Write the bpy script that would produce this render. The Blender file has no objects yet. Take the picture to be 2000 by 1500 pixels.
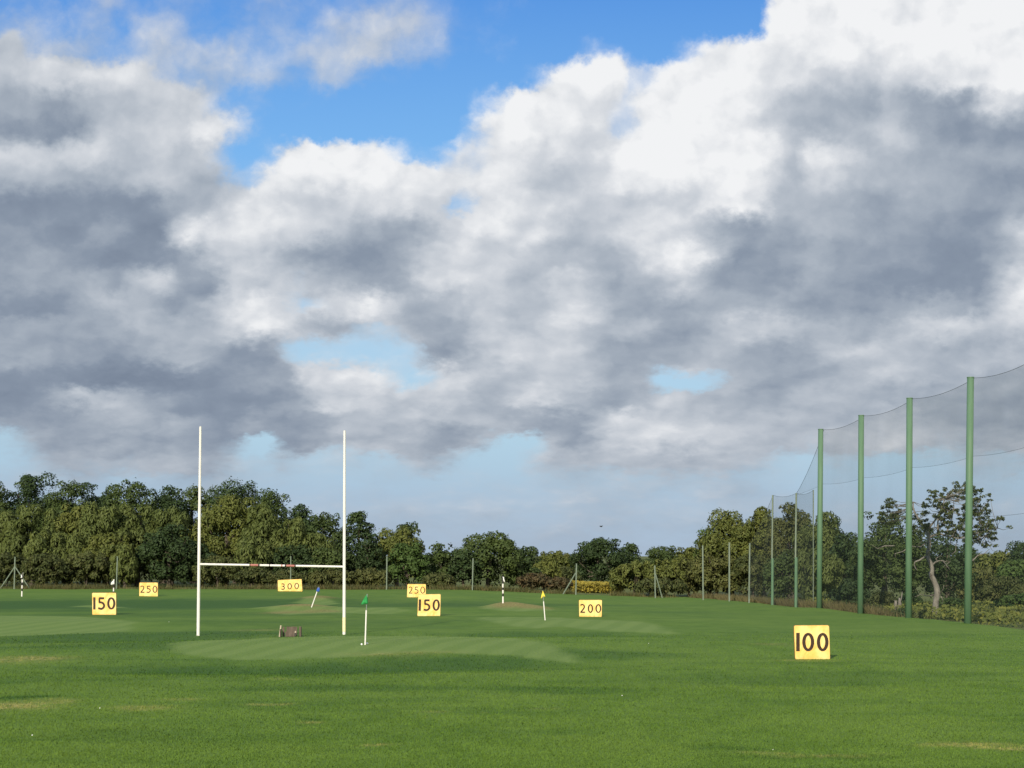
import bpy, math, random
import numpy as np
from mathutils import Vector

# ------------------------------------------------------------------ camera, sky, sun, exposure
SC = bpy.context.scene
COL = SC.collection
F = 3235.0          # focal length in photo pixels (photo 2000 x 1500)
EYE = 3.8           # eye height over the field
HOR = 1083.0        # photo row of the horizon
EXPO = 0.0

cam_d = bpy.data.cameras.new('camera')
cam_d.sensor_width = 36.0
cam_d.lens = F / 2000.0 * 36.0
cam_d.shift_y = (HOR - 750.0) / 2000.0
cam_d.clip_start = 0.5
cam_d.clip_end = 8000.0
cam = bpy.data.objects.new('camera', cam_d)
cam.location = (0, 0, EYE)
cam.rotation_euler = (math.radians(90), 0, 0)
COL.objects.link(cam)
SC.camera = cam

SC.view_settings.view_transform = 'Standard'
SC.view_settings.look = 'None'
SC.view_settings.exposure = EXPO
SC.view_settings.gamma = 1.0
SC.view_settings.use_curve_mapping = False

SUN_TO = Vector((-1.4, -4.1, 2.1)).normalized()     # towards the sun: low, behind the camera's left shoulder
sun_d = bpy.data.lights.new('sun', 'SUN')
sun_d.energy = 5.0
sun_d.angle = math.radians(0.5)
sun_d.color = (1.0, 0.90, 0.74)
sun = bpy.data.objects.new('sun', sun_d)
sun.rotation_euler = SUN_TO.to_track_quat('Z', 'Y').to_euler()
sun.location = (-40, -60, 60)
COL.objects.link(sun)

# cloud layout: (photo-like azimuth column, cover 0-9, lightness 0-9) per elevation row, laid out by sky direction
CLOUDS = {
 -200: [(-400,7,6),(0,3,6),(400,3,6),(800,2,6),(1000,0,7),(1350,0,8),(1450,9,9),(2000,9,9),(2600,9,8)],
 -100: [(-400,7,6),(0,5,6),(400,3,6),(800,3,6),(950,1,7),(1350,0,8),(1480,6,9),(1600,9,9),(2000,9,9),(2600,9,8)],
 0: [(-200,3,6),(0,3,6),(60,4,6),(130,2,6),(200,5,6),(270,2,6),(360,4,6),(430,2,6),(520,5,6),(600,3,6),(700,3,7),(800,5,7),(870,3,7),(930,1,7),(1020,2,7),(1080,0,7),(1400,0,8),(1490,0,9),(1520,9,9),(1600,9,9),(2000,9,9),(2300,9,9)],
 50: [(-200,6,6),(0,5,6),(60,6,6),(110,2,6),(190,5,6),(240,2,6),(290,6,7),(340,5,7),(400,3,6),(470,4,6),(530,5,6),(580,3,6),(640,5,7),(720,6,7),(800,7,8),(850,5,8),(910,2,7),(990,1,7),(1080,0,7),(1400,0,8),(1470,0,9),(1510,7,9),(1560,9,9),(1620,9,8),(1700,9,9),(2000,9,9),(2300,9,9)],
 100: [(-200,9,6),(0,8,6),(80,6,7),(140,6,8),(200,5,8),(250,4,7),(300,6,7),(360,5,7),(440,7,7),(490,4,6),(540,4,6),(600,6,7),(660,6,8),(730,7,8),(800,5,7),(860,4,7),(920,1,7),(1100,0,7),(1150,3,9),(1220,1,8),(1300,0,8),(1360,4,9),(1400,8,9),(1500,9,8),(1600,9,8),(1650,9,8),(1700,9,7),(1800,9,9),(2000,9,9),(2300,9,9)],
 150: [(-200,9,6),(0,9,6),(100,9,8),(200,9,8),(270,8,8),(310,6,7),(370,4,6),(420,6,6),(470,6,7),(530,4,6),(580,3,6),(630,6,6),(690,4,6),(760,2,6),(850,2,6),(920,0,6),(1040,0,8),(1080,6,9),(1130,9,9),(1200,9,9),(1235,4,8),(1290,6,9),(1350,9,9),(1500,9,8),(1600,9,6),(1700,9,6),(1800,9,8),(1900,9,9),(2000,9,9),(2300,9,8)],
 200: [(-200,9,5),(0,9,5),(60,9,5),(120,9,4),(180,9,6),(250,9,7),(330,9,7),(370,8,8),(410,5,8),(450,2,6),(550,1,6),(600,2,6),(700,0,6),(900,0,8),(970,3,9),(1010,9,9),(1150,9,8),(1190,8,8),(1210,3,8),(1235,6,9),(1300,9,9),(1400,9,9),(1480,9,8),(1550,9,5),(1620,9,4),(1700,9,4),(1740,9,6),(1800,9,4),(1880,9,3),(1930,9,7),(2000,9,6),(2300,9,6)],
 250: [(-200,9,4),(0,9,4),(80,9,3),(150,9,3),(190,9,6),(260,9,7),(340,9,8),(380,9,9),(430,7,8),(480,2,7),(520,0,7),(880,0,8),(930,4,8),(970,8,9),(1050,9,8),(1150,9,8),(1190,6,8),(1220,5,8),(1280,8,9),(1400,9,9),(1470,9,8),(1530,9,5),(1600,9,4),(1640,9,5),(1700,9,5),(1750,9,7),(1800,9,4),(1880,9,2),(1950,9,3),(2000,9,3),(2300,9,3)],
 300: [(-200,9,7),(0,9,7),(100,9,7),(200,9,7),(250,9,6),(310,9,7),(350,9,6),(400,6,6),(440,1,6),(510,0,7),(540,6,8),(600,9,8),(660,9,9),(720,8,9),(770,4,8),(820,0,8),(880,5,7),(940,6,8),(990,9,8),(1050,9,7),(1110,9,8),(1160,9,7),(1200,8,8),(1300,9,9),(1430,9,9),(1500,9,8),(1540,9,5),(1590,9,8),(1640,9,8),(1690,9,5),(1760,9,5),(1850,9,4),(1950,9,4),(2000,9,4),(2300,9,4)],
 350: [(-200,9,6),(0,9,6),(80,9,6),(160,9,5),(240,9,5),(300,9,7),(350,9,6),(400,8,5),(440,4,5),(475,2,7),(520,6,8),(570,9,8),(650,9,9),(720,9,8),(800,9,8),(850,8,7),(890,5,7),(940,7,8),(1000,9,8),(1060,9,6),(1150,9,7),(1220,9,8),(1320,9,9),(1440,9,9),(1500,9,7),(1540,9,4),(1610,9,7),(1660,9,5),(1750,9,5),(1830,9,4),(1930,9,3),(2000,9,3),(2300,9,3)],
 400: [(-200,9,3),(0,9,3),(80,9,3),(150,9,3),(220,9,3),(290,9,3),(335,9,5),(370,9,6),(420,9,5),(460,8,7),(520,9,8),(600,9,7),(660,9,6),(720,9,7),(800,9,7),(840,8,7),(875,3,7),(905,3,8),(945,8,8),(1000,9,8),(1080,9,7),(1150,9,6),(1250,9,7),(1330,9,7),(1430,9,9),(1475,9,8),(1510,9,5),(1600,9,5),(1700,9,4),(1800,9,4),(1900,9,3),(1960,9,4),(2000,9,4),(2300,9,5)],
 450: [(-200,9,3),(0,9,3),(60,9,3),(120,9,2),(180,9,3),(220,9,4),(260,9,2),(310,9,2),(345,9,6),(380,9,8),(440,9,7),(520,9,7),(600,9,7),(680,9,5),(760,9,4),(810,9,4),(850,8,6),(900,9,8),(980,9,8),(1040,9,7),(1120,9,5),(1200,9,6),(1260,9,7),(1320,9,7),(1380,9,5),(1440,9,3),(1520,9,4),(1600,9,5),(1700,9,4),(1800,9,3),(1900,9,3),(1960,9,4),(2000,8,7),(2300,9,6)],
 500: [(-200,9,3),(0,9,3),(60,9,4),(120,9,3),(180,9,2),(260,9,2),(330,9,2),(370,9,3),(410,9,6),(450,9,7),(510,9,7),(560,9,4),(620,9,3),(700,9,3),(760,9,3),(810,9,5),(850,9,7),(920,9,7),(1000,9,6),(1080,9,5),(1150,9,4),(1220,9,5),(1270,9,8),(1340,9,9),(1390,9,7),(1430,9,3),(1520,9,3),(1600,9,4),(1700,9,3),(1800,9,3),(1900,9,2),(1950,9,4),(2000,8,6),(2300,9,6)],
 550: [(-200,9,3),(0,9,3),(60,9,4),(110,9,3),(150,9,4),(200,9,4),(240,9,3),(290,9,6),(330,9,6),(370,9,4),(410,9,3),(450,9,6),(500,9,5),(540,7,6),(580,5,6),(620,8,5),(680,9,4),(750,9,3),(800,9,4),(840,9,7),(900,9,7),(960,9,6),(1040,9,5),(1090,9,7),(1140,9,7),(1190,9,4),(1260,9,5),(1340,9,7),(1400,9,4),(1470,9,3),(1560,9,3),(1600,9,5),(1640,9,4),(1700,9,3),(1800,9,2),(1900,9,2),(1950,9,5),(2000,9,8),(2300,9,7)],
 600: [(-200,9,2),(0,9,2),(80,9,2),(130,9,3),(190,9,5),(240,9,6),(300,9,4),(360,9,3),(410,9,5),(460,9,7),(510,9,8),(550,7,7),(580,3,7),(610,4,7),(650,6,6),(700,8,7),(740,9,8),(780,9,6),(820,9,4),(880,9,5),(940,9,6),(1000,9,5),(1060,9,6),(1110,9,8),(1150,9,6),(1200,9,4),(1270,9,4),(1340,9,4),(1420,9,4),(1480,9,4),(1540,9,4),(1600,9,4),(1700,9,3),(1780,9,4),(1850,9,5),(1910,9,3),(1960,9,7),(2000,9,8),(2300,9,7)],
 640: [(-200,9,4),(0,9,4),(100,9,4),(200,9,4),(270,9,5),(340,9,5),(410,9,5),(460,9,6),(500,9,9),(550,9,8),(600,9,5),(650,9,4),(685,5,4),(720,3,6),(780,5,6),(830,9,4),(900,9,4),(950,9,6),(1020,9,5),(1090,9,7),(1150,9,5),(1220,9,5),(1270,9,5),(1320,9,3),(1380,9,4),(1430,9,6),(1490,9,6),(1540,9,6),(1600,9,5),(1700,9,4),(1770,9,6),(1840,9,7),(1900,9,6),(1960,9,6),(2000,9,7),(2300,9,6)],
 690: [(-200,9,4),(0,9,4),(80,9,4),(160,9,3),(240,9,3),(310,9,5),(380,9,5),(440,9,3),(500,9,3),(535,8,3),(565,2,6),(640,3,7),(700,2,7),(760,2,7),(810,3,6),(850,8,3),(900,9,3),(940,9,6),(1000,9,7),(1070,9,6),(1130,9,6),(1190,9,4),(1260,9,4),(1330,9,4),(1400,9,5),(1460,9,4),(1530,9,3),(1590,9,4),(1650,9,6),(1720,9,6),(1780,9,5),(1850,9,5),(1920,9,5),(2000,9,5),(2300,9,5)],
 740: [(-200,9,2),(0,9,2),(80,9,2),(170,9,1),(250,9,1),(330,9,1),(400,9,2),(470,9,3),(540,9,3),(565,8,4),(590,8,7),(650,9,7),(710,8,7),(750,5,7),(800,1,7),(840,3,7),(900,9,7),(950,9,5),(1000,9,5),(1060,9,6),(1130,9,6),(1200,9,4),(1260,8,4),(1300,1,5),(1350,0,6),(1400,1,5),(1440,8,4),(1500,9,4),(1580,9,4),(1640,9,4),(1700,9,6),(1760,9,6),(1830,9,5),(1900,9,4),(2000,9,4),(2300,9,4)],
 780: [(-200,9,2),(0,9,2),(80,9,3),(120,9,5),(170,9,6),(230,9,5),(300,9,3),(350,9,3),(400,9,2),(470,9,2),(540,9,3),(580,9,4),(630,9,7),(700,9,6),(770,9,6),(850,9,7),(900,9,6),(960,9,4),(1010,9,6),(1080,9,7),(1140,9,4),(1200,9,4),(1270,8,5),(1310,7,6),(1380,8,5),(1450,9,5),(1520,9,4),(1600,9,5),(1680,9,5),(1760,9,4),(1850,9,4),(1930,9,4),(2000,9,4),(2300,9,4)],
 820: [(-200,6,3),(0,6,3),(60,7,3),(120,9,3),(190,9,4),(250,9,5),(310,9,4),(350,9,5),(390,8,3),(440,9,2),(490,9,4),(540,9,3),(600,9,3),(650,9,5),(720,9,5),(800,9,6),(870,9,5),(940,9,5),(1000,9,4),(1060,9,4),(1120,9,3),(1180,9,7),(1240,9,7),(1300,9,6),(1370,9,6),(1440,9,5),(1510,9,5),(1580,9,5),(1660,9,5),(1740,9,6),(1800,9,5),(1880,9,4),(1950,9,4),(2000,9,4),(2300,9,4)],
 860: [(-200,1,4),(0,1,4),(50,4,4),(100,8,4),(180,9,3),(240,9,4),(290,9,3),(350,9,4),(400,8,3),(440,7,3),(475,2,4),(520,1,4),(555,7,3),(610,9,3),(650,6,4),(700,7,5),(760,9,5),(830,9,4),(890,9,3),(935,8,4),(970,2,5),(1010,0,6),(1045,2,6),(1080,8,4),(1130,9,3),(1190,9,6),(1260,9,7),(1330,9,7),(1400,9,6),(1470,8,5),(1540,7,5),(1600,5,5),(1650,9,5),(1720,9,6),(1790,8,5),(1850,5,5),(1900,6,4),(1940,9,4),(2000,9,5),(2300,9,4)],
 900: [(-200,2,4),(0,2,4),(60,5,4),(130,8,3),(200,7,4),(270,8,4),(340,9,4),(400,9,3),(445,6,3),(490,3,5),(560,6,4),(620,3,5),(690,4,5),(760,3,5),(820,7,4),(880,6,4),(930,2,5),(990,1,6),(1050,5,5),(1110,8,4),(1180,9,5),(1260,9,5),(1330,9,4),(1400,9,5),(1470,7,5),(1530,4,5),(1590,2,5),(1660,5,5),(1720,2,5),(1790,1,5),(1850,3,5),(1900,6,4),(1960,4,4),(2000,7,5),(2300,5,4)],
 940: [(-200,6,3),(0,6,4),(100,7,4),(180,8,3),(260,5,4),(340,7,3),(420,8,3),(500,5,4),(580,6,4),(660,3,5),(750,6,4),(840,5,5),(930,4,5),(1020,6,5),(1120,8,4),(1210,7,5),(1300,9,4),(1390,7,4),(1460,7,3),(1530,5,4),(1600,3,5),(1680,5,4),(1760,3,5),(1850,4,4),(1920,7,3),(1980,4,4),(2300,4,4)],
 990: [(-200,6,4),(0,5,4),(150,7,4),(300,5,5),(450,7,4),(600,6,5),(750,6,4),(900,6,5),(1050,5,5),(1200,7,4),(1350,6,5),(1500,7,4),(1620,5,4),(1750,4,5),(1870,6,4),(2000,4,5),(2300,5,4)],
 1050: [(-200,6,3),(400,6,3),(1000,6,3),(1500,6,3),(2300,6,3)],
 1120: [(-200,6,3),(1000,6,3),(2300,6,3)],
}


class NT:
    """small helper to write node trees"""
    def __init__(self, tree):
        self.t = tree
        self.t.nodes.clear()

    def n(self, kind, **kw):
        nd = self.t.nodes.new(kind)
        ins = kw.pop('ins', {})
        for k, v in kw.items():
            setattr(nd, k, v)
        for k, v in ins.items():
            s = nd.inputs[k]
            if hasattr(v, 'is_output'):
                self.t.links.new(v, s)
            else:
                s.default_value = v
        return nd

    def m(self, op, a, b=0.0, c=None, clamp=False):
        ins = {0: a, 1: b}
        if c is not None:
            ins[2] = c
        return self.n('ShaderNodeMath', operation=op, use_clamp=clamp, ins=ins).outputs[0]

    def vm(self, op, a, b=None, scale=None):
        ins = {0: a}
        if b is not None:
            ins[1] = b
        nd = self.n('ShaderNodeVectorMath', operation=op, ins=ins)
        if scale is not None:
            if hasattr(scale, 'is_output'):
                self.t.links.new(scale, nd.inputs['Scale'])
            else:
                nd.inputs['Scale'].default_value = scale
        return nd.outputs[0]

    def ramp(self, fac, stops, interp='LINEAR'):
        nd = self.n('ShaderNodeValToRGB', ins={0: fac})
        cr = nd.color_ramp
        cr.interpolation = interp
        while len(cr.elements) < len(stops):
            cr.elements.new(0.5)
        for e, (p, c) in zip(cr.elements, stops):
            e.position = p
        for e, (p, c) in zip(cr.elements, stops):
            e.color = (c[0], c[1], c[2], 1.0)
        return nd.outputs[0]

    def noise(self, vec, scale, detail=4.0, rough=0.5, dim='3D', lac=2.0, dist=0.0):
        return self.n('ShaderNodeTexNoise', noise_dimensions=dim,
                      ins={'Vector': vec, 'Scale': scale, 'Detail': detail, 'Roughness': rough,
                           'Lacunarity': lac, 'Distortion': dist})

    def mix(self, fac, a, b, blend='MIX'):
        nd = self.n('ShaderNodeMix', data_type='RGBA', blend_type=blend, ins={0: fac, 6: a, 7: b})
        return nd.outputs[2]

    def smooth(self, x, lo, hi):
        nd = self.n('ShaderNodeMapRange', interpolation_type='SMOOTHSTEP', ins={0: x, 1: lo, 2: hi, 3: 0.0, 4: 1.0})
        return nd.outputs[0]

    def link(self, a, b):
        self.t.links.new(a, b)


def build_world():
    w = bpy.data.worlds.new('World')
    SC.world = w
    w.use_nodes = True
    N = NT(w.node_tree)
    geo = N.n('ShaderNodeTexCoord').outputs['Generated']
    sx = N.n('ShaderNodeSeparateXYZ', ins={0: geo})
    yy = N.m('MAXIMUM', N.m('ABSOLUTE', sx.outputs[1]), 0.2)
    k = F / 1000.0
    u = N.m('MULTIPLY_ADD', N.m('DIVIDE', sx.outputs[0], yy), k, 1.0)          # azimuth column
    v = N.m('MULTIPLY_ADD', N.m('DIVIDE', sx.outputs[2], yy), -k, HOR / 1000.0)  # elevation row
    # clouds flatten towards the horizon
    vq = N.m('MULTIPLY_ADD', N.m('MULTIPLY', N.m('MULTIPLY', v, v), v), 0.50, v)
    q = N.n('ShaderNodeCombineXYZ', ins={0: u, 1: vq, 2: 0.37}).outputs[0]
    p = N.n('ShaderNodeCombineXYZ', ins={0: u, 1: v, 2: 0.0}).outputs[0]
    w1 = N.noise(q, 5.0, 3.0, 0.55).outputs[1]
    w2 = N.noise(q, 17.0, 5.0, 0.58).outputs[1]
    o1 = N.vm('SCALE', N.vm('SUBTRACT', w1, (0.5, 0.5, 0.5)), scale=0.060)
    o2 = N.vm('SCALE', N.vm('SUBTRACT', w2, (0.5, 0.5, 0.5)), scale=0.052)
    w3 = N.noise(q, 48.0, 4.0, 0.6).outputs[1]
    o3 = N.vm('SCALE', N.vm('SUBTRACT', w3, (0.5, 0.5, 0.5)), scale=0.030)
    pw = N.vm('ADD', N.vm('ADD', N.vm('ADD', p, o1), o2), o3)
    sp = N.n('ShaderNodeSeparateXYZ', ins={0: pw})
    uw, vw = sp.outputs[0], sp.outputs[1]
    # layout lookup: one ramp per elevation row, neighbours blended
    rows = sorted(CLOUDS)
    cols = np.linspace(-120, 2120, 64)
    fa = N.m('DIVIDE', N.m('ADD', uw, 0.12), (cols[31] + 120) / 1000.0, clamp=True)
    fb = N.m('DIVIDE', N.m('SUBTRACT', uw, cols[32] / 1000.0), (2120 - cols[32]) / 1000.0, clamp=True)
    side = N.m('DIVIDE', N.m('SUBTRACT', uw, cols[31] / 1000.0), (cols[32] - cols[31]) / 1000.0, clamp=True)
    total = None
    for i, r in enumerate(rows):
        d = np.array(CLOUDS[r], float)
        a = np.interp(cols, d[:, 0], d[:, 1]) / 9.0
        if r >= 890:
            a = a * (0.80 if r < 930 else 0.50)
        l = np.interp(cols, d[:, 0], d[:, 2]) / 9.0
        if 60 <= r <= 420:
            l = l - .09 * np.clip((470 - cols) / 100, 0, 1)
        if r <= 160:      # thin high wisps: half see-through
            thin = (cols < 930) & (a < .82)
            a = np.where(thin, a * .74, a)
            l = np.where(thin, np.minimum(l, .70), l)
        if r >= 890:
            l = l * .8 + .15
        ca = N.ramp(fa, [(k / 31.0, (a[k], l[k], 0)) for k in range(32)])
        cb = N.ramp(fb, [(k / 31.0, (a[32 + k], l[32 + k], 0)) for k in range(32)])
        c = N.mix(side, ca, cb)
        v0 = r / 1000.0
        wts = []
        if i > 0:
            lo = rows[i - 1] / 1000.0
            wts.append(N.smooth(vw, lo, v0))
        if i < len(rows) - 1:
            hi = rows[i + 1] / 1000.0
            wts.append(N.smooth(vw, hi, v0))
        wt = wts[0] if len(wts) == 1 else N.m('MINIMUM', wts[0], wts[1])
        t = N.vm('SCALE', c, scale=wt)
        total = t if total is None else N.vm('ADD', total, t)
    lay = N.n('ShaderNodeSeparateXYZ', ins={0: total})
    cov, lig = lay.outputs[0], lay.outputs[1]
    lig = N.m('MULTIPLY_ADD', N.m('SUBTRACT', N.smooth(lig, .12, .98), lig), 0.20, lig)
    # billows: soft large heaps, lit from above left
    qw = N.vm('ADD', q, N.vm('SCALE', o2, scale=0.9))
    qd = N.vm('ADD', qw, (-0.020, -0.030, 0.0))
    f1 = N.noise(qw, 6.5, 5.0, 0.50).outputs[0]
    f2 = N.noise(qd, 6.5, 3.0, 0.45).outputs[0]
    f3 = N.noise(qw, 24.0, 6.0, 0.62).outputs[0]
    rel = N.m('SUBTRACT', f1, f2)

    def puffs(vec):
        nd = N.n('ShaderNodeTexVoronoi', voronoi_dimensions='2D', feature='SMOOTH_F1',
                 ins={'Vector': vec, 'Scale': 7.0, 'Detail': 2.0, 'Roughness': 0.42, 'Lacunarity': 2.4, 'Smoothness': 0.8})
        nd.normalize = True
        return N.m('SUBTRACT', 1.0, nd.outputs['Distance'])
    qb = N.vm('ADD', q, N.vm('SCALE', o2, scale=0.55))
    p1 = puffs(qb)
    p2 = puffs(N.vm('ADD', qb, (-0.014, -0.024, 0.0)))
    prel = N.m('SUBTRACT', p1, p2)
    # cover: heaped edges
    e = N.m('MULTIPLY_ADD', N.m('SUBTRACT', f1, 0.5), 0.42, cov)
    e = N.m('MULTIPLY_ADD', N.m('SUBTRACT', f3, 0.5), 0.26, e)
    e = N.m('MULTIPLY_ADD', N.m('SUBTRACT', p1, 0.62), 0.36, e)
    alpha = N.smooth(e, 0.14, 0.80)
    # lightness: sunlit heaps are modelled crisply, shaded bases stay soft
    L = N.m('MULTIPLY_ADD', N.m('SUBTRACT', f1, 0.5), 0.17, lig)
    L = N.m('MULTIPLY_ADD', N.m('SUBTRACT', f3, 0.5), 0.17, L)
    L = N.m('MULTIPLY_ADD', rel, 0.45, L)
    crisp = N.m('MULTIPLY_ADD', N.smooth(lig, .25, .75), 0.85, 0.35)
    L = N.m('MULTIPLY_ADD', N.m('MULTIPLY', prel, crisp), 0.42, L)
    L = N.m('MULTIPLY_ADD', N.m('MULTIPLY', N.m('SUBTRACT', p1, 0.62), crisp), 0.06, L, clamp=True)
    cc = N.ramp(L, [(0.0, (0.180, 0.225, 0.305)), (0.25, (0.252, 0.305, 0.388)), (0.45, (0.372, 0.425, 0.498)),
                    (0.62, (0.490, 0.536, 0.600)), (0.80, (0.640, 0.672, 0.720)), (1.0, (0.885, 0.895, 0.910))])
    ex = 2.0 ** EXPO
    sky = N.n('ShaderNodeTexSky', sky_type='NISHITA')
    sky.sun_disc = False
    sky.sun_elevation = math.asin(SUN_TO.z)
    sky.sun_rotation = math.atan2(SUN_TO.x, SUN_TO.y)
    sky.altitude = 0.0
    sky.air_density = 1.3
    sky.dust_density = 0.4
    sky.ozone_density = 2.0
    # clear air: deep blue overhead, paler and greyer towards the horizon
    el = N.m('MULTIPLY_ADD', v, 1 / 1.3, 0.2 / 1.3, clamp=True)
    air = N.ramp(el, [((x + 0.2) / 1.3, c) for x, c in [
        (-0.2, (0.050, 0.220, 0.70)), (0.0, (0.090, 0.310, 0.790)), (0.3, (0.185, 0.465, 0.890)),
        (0.62, (0.400, 0.630, 0.865)), (0.85, (0.405, 0.615, 0.800)), (0.97, (0.345, 0.510, 0.715)), (1.1, (0.36, 0.50, 0.69))]])
    b0 = N.n('ShaderNodeBackground', ins={0: air, 1: 1.0 / ex})
    bn = N.n('ShaderNodeBackground', ins={0: sky.outputs[0], 1: 0.10 / ex})
    b1 = N.n('ShaderNodeMixShader', ins={0: 0.12, 1: b0.outputs[0], 2: bn.outputs[0]})
    b2 = N.n('ShaderNodeBackground', ins={0: cc, 1: 1.0 / ex})
    mx = N.n('ShaderNodeMixShader', ins={0: alpha, 1: b1.outputs[0], 2: b2.outputs[0]})
    out = N.n('ShaderNodeOutputWorld')
    N.link(mx.outputs[0], out.inputs[0])


build_world()

# ------------------------------------------------------------------ helpers
RNG = np.random.default_rng(11)


def sm(x, lo, hi):
    t = np.clip((np.asarray(x, float) - lo) / (hi - lo), 0, 1)
    return t * t * (3 - 2 * t)


class VNoise:
    """value noise on a lattice"""
    def __init__(self, seed):
        self.g = np.random.default_rng(seed).random((256, 256))

    def __call__(self, x, y):
        x = np.asarray(x, float); y = np.asarray(y, float)
        xi = np.floor(x).astype(int); yi = np.floor(y).astype(int)
        fx = x - xi; fy = y - yi
        fx = fx * fx * (3 - 2 * fx); fy = fy * fy * (3 - 2 * fy)
        g = self.g
        a = g[xi & 255, yi & 255]; b = g[(xi + 1) & 255, yi & 255]
        c = g[xi & 255, (yi + 1) & 255]; d = g[(xi + 1) & 255, (yi + 1) & 255]
        return (a * (1 - fx) + b * fx) * (1 - fy) + (c * (1 - fx) + d * fx) * fy - 0.5


VA, VB, VC = VNoise(1), VNoise(2), VNoise(3)


def soft_poly(px, py, poly, soft):
    """1 inside a polygon, fading over `soft` outside/inside its edge"""
    P = np.array(poly, float)
    inside = np.zeros(px.shape, bool)
    dist = np.full(px.shape, 1e9)
    n = len(P)
    for i in range(n):
        x1, y1 = P[i]; x2, y2 = P[(i + 1) % n]
        cond = ((y1 > py) != (y2 > py))
        with np.errstate(divide='ignore', invalid='ignore'):
            xx = (x2 - x1) * (py - y1) / (y2 - y1 + 1e-12) + x1
        inside ^= cond & (px < xx)
        dx, dy = x2 - x1, y2 - y1
        t = np.clip(((px - x1) * dx + (py - y1) * dy) / (dx * dx + dy * dy), 0, 1)
        dist = np.minimum(dist, np.hypot(px - x1 - t * dx, py - y1 - t * dy))
    sd = np.where(inside, dist, -dist)
    return sm(sd, -soft, soft)


def flat_xy(px, py):
    d = EYE * F / (py - HOR)
    return (px - 1000.0) * d / F, d


def ground_poly(pts, wob=0):
    return [flat_xy(x, y) for x, y in pts]


# mown greens, dry patches and lush strips with painted cloud shade, as outlines on the field (metres)
GREENS = [ground_poly(p) for p in [
    [(322, 1269), (400, 1253), (520, 1245), (700, 1243), (900, 1243), (1000, 1250), (1080, 1266), (1140, 1291), (1000, 1283), (820, 1277), (740, 1281), (680, 1285), (500, 1287), (380, 1283)],
    [(-200, 1205), (0, 1200), (150, 1203), (230, 1212), (264, 1222), (240, 1232), (150, 1237), (0, 1241), (-200, 1240)],
    [(446, 1184), (520, 1181), (640, 1182), (720, 1184), (797, 1193), (760, 1198), (640, 1198), (560, 1201), (515, 1194)],
    [(930, 1204), (1100, 1204), (1200, 1211), (1290, 1222), (1322, 1235), (1200, 1233), (1100, 1224), (1040, 1227), (950, 1217)],
    [(930, 1187), (1000, 1181), (1050, 1186), (1080, 1191), (1010, 1194), (960, 1192)],
    [(572, 1173), (610, 1168), (650, 1171), (664, 1175), (620, 1177)],
    [(140, 1180), (170, 1176), (240, 1181), (252, 1185), (190, 1183)],
]]
DRY = [(flat_xy(x, y), rx, ry, k) for x, y, rx, ry, k in [
    (40, 1287, 1.7, 1.6, .8), (25, 1385, 0.9, 1.2, 1.0), (100, 1376, 0.5, .7, .6), (290, 1386, .8, .9, .5), (350, 1370, .5, .4, .45),
    (535, 1378, .5, .35, .55), (618, 1415, .28, .3, .8), (715, 1463, .35, .3, .6), (1885, 1456, 0.85, .55, .8), (1960, 1462, .5, .4, .9),
    (1600, 1474, 1.0, .35, .5), (1500, 1468, .5, .25, .4), (850, 1397, .3, .3, .5), (1080, 1391, .35, .3, .3), (1500, 1260, 1.0, .8, .3),
    (760, 1280, 1.6, 1.1, .5), (830, 1278, 1.4, .7, .45), (1560, 1287, 1.0, .4, .5), (510, 1231, 1.2, 1.0, .4), (560, 1325, .5, .4, .3),
]]
LUSH_SHADE = [(flat_xy(x, y), rx, ry, k) for x, y, rx, ry, k in [
    (110, 1178, 30, 15, 1.0), (360, 1176, 18, 15, 1.0), (520, 1172, 12, 8, .7), (700, 1174, 9, 8, .5), (860, 1178, 9, 10, .8), (1050, 1172, 12, 7, .6),  # far bands: cloud shade painted into the turf colour
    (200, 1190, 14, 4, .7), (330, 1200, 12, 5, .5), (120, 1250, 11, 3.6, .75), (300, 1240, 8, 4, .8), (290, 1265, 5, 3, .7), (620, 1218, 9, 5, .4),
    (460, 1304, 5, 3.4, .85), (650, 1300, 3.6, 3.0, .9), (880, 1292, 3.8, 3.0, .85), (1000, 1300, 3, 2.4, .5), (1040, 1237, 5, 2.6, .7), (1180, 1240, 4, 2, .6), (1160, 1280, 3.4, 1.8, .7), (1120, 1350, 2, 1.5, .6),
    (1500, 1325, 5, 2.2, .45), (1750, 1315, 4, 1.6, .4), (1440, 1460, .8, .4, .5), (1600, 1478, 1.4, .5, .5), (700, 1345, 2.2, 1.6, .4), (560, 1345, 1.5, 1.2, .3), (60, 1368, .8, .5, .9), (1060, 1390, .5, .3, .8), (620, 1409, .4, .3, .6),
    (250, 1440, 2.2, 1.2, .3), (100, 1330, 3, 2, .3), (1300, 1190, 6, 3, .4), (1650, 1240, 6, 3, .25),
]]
SOIL = [(flat_xy(x, y), rx, ry, k) for x, y, rx, ry, k in [
    (592, 1192, 1.7, 1.6, 1.0), (560, 1197, 1.4, 1.6, .65), (625, 1196, 1.2, 1.4, .6),
    (995, 1187, 1.5, 3.0, .9), (1035, 1188, 1.4, 2.4, .8), (622, 1169, 1.5, 2.4, .75),
]]
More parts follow.
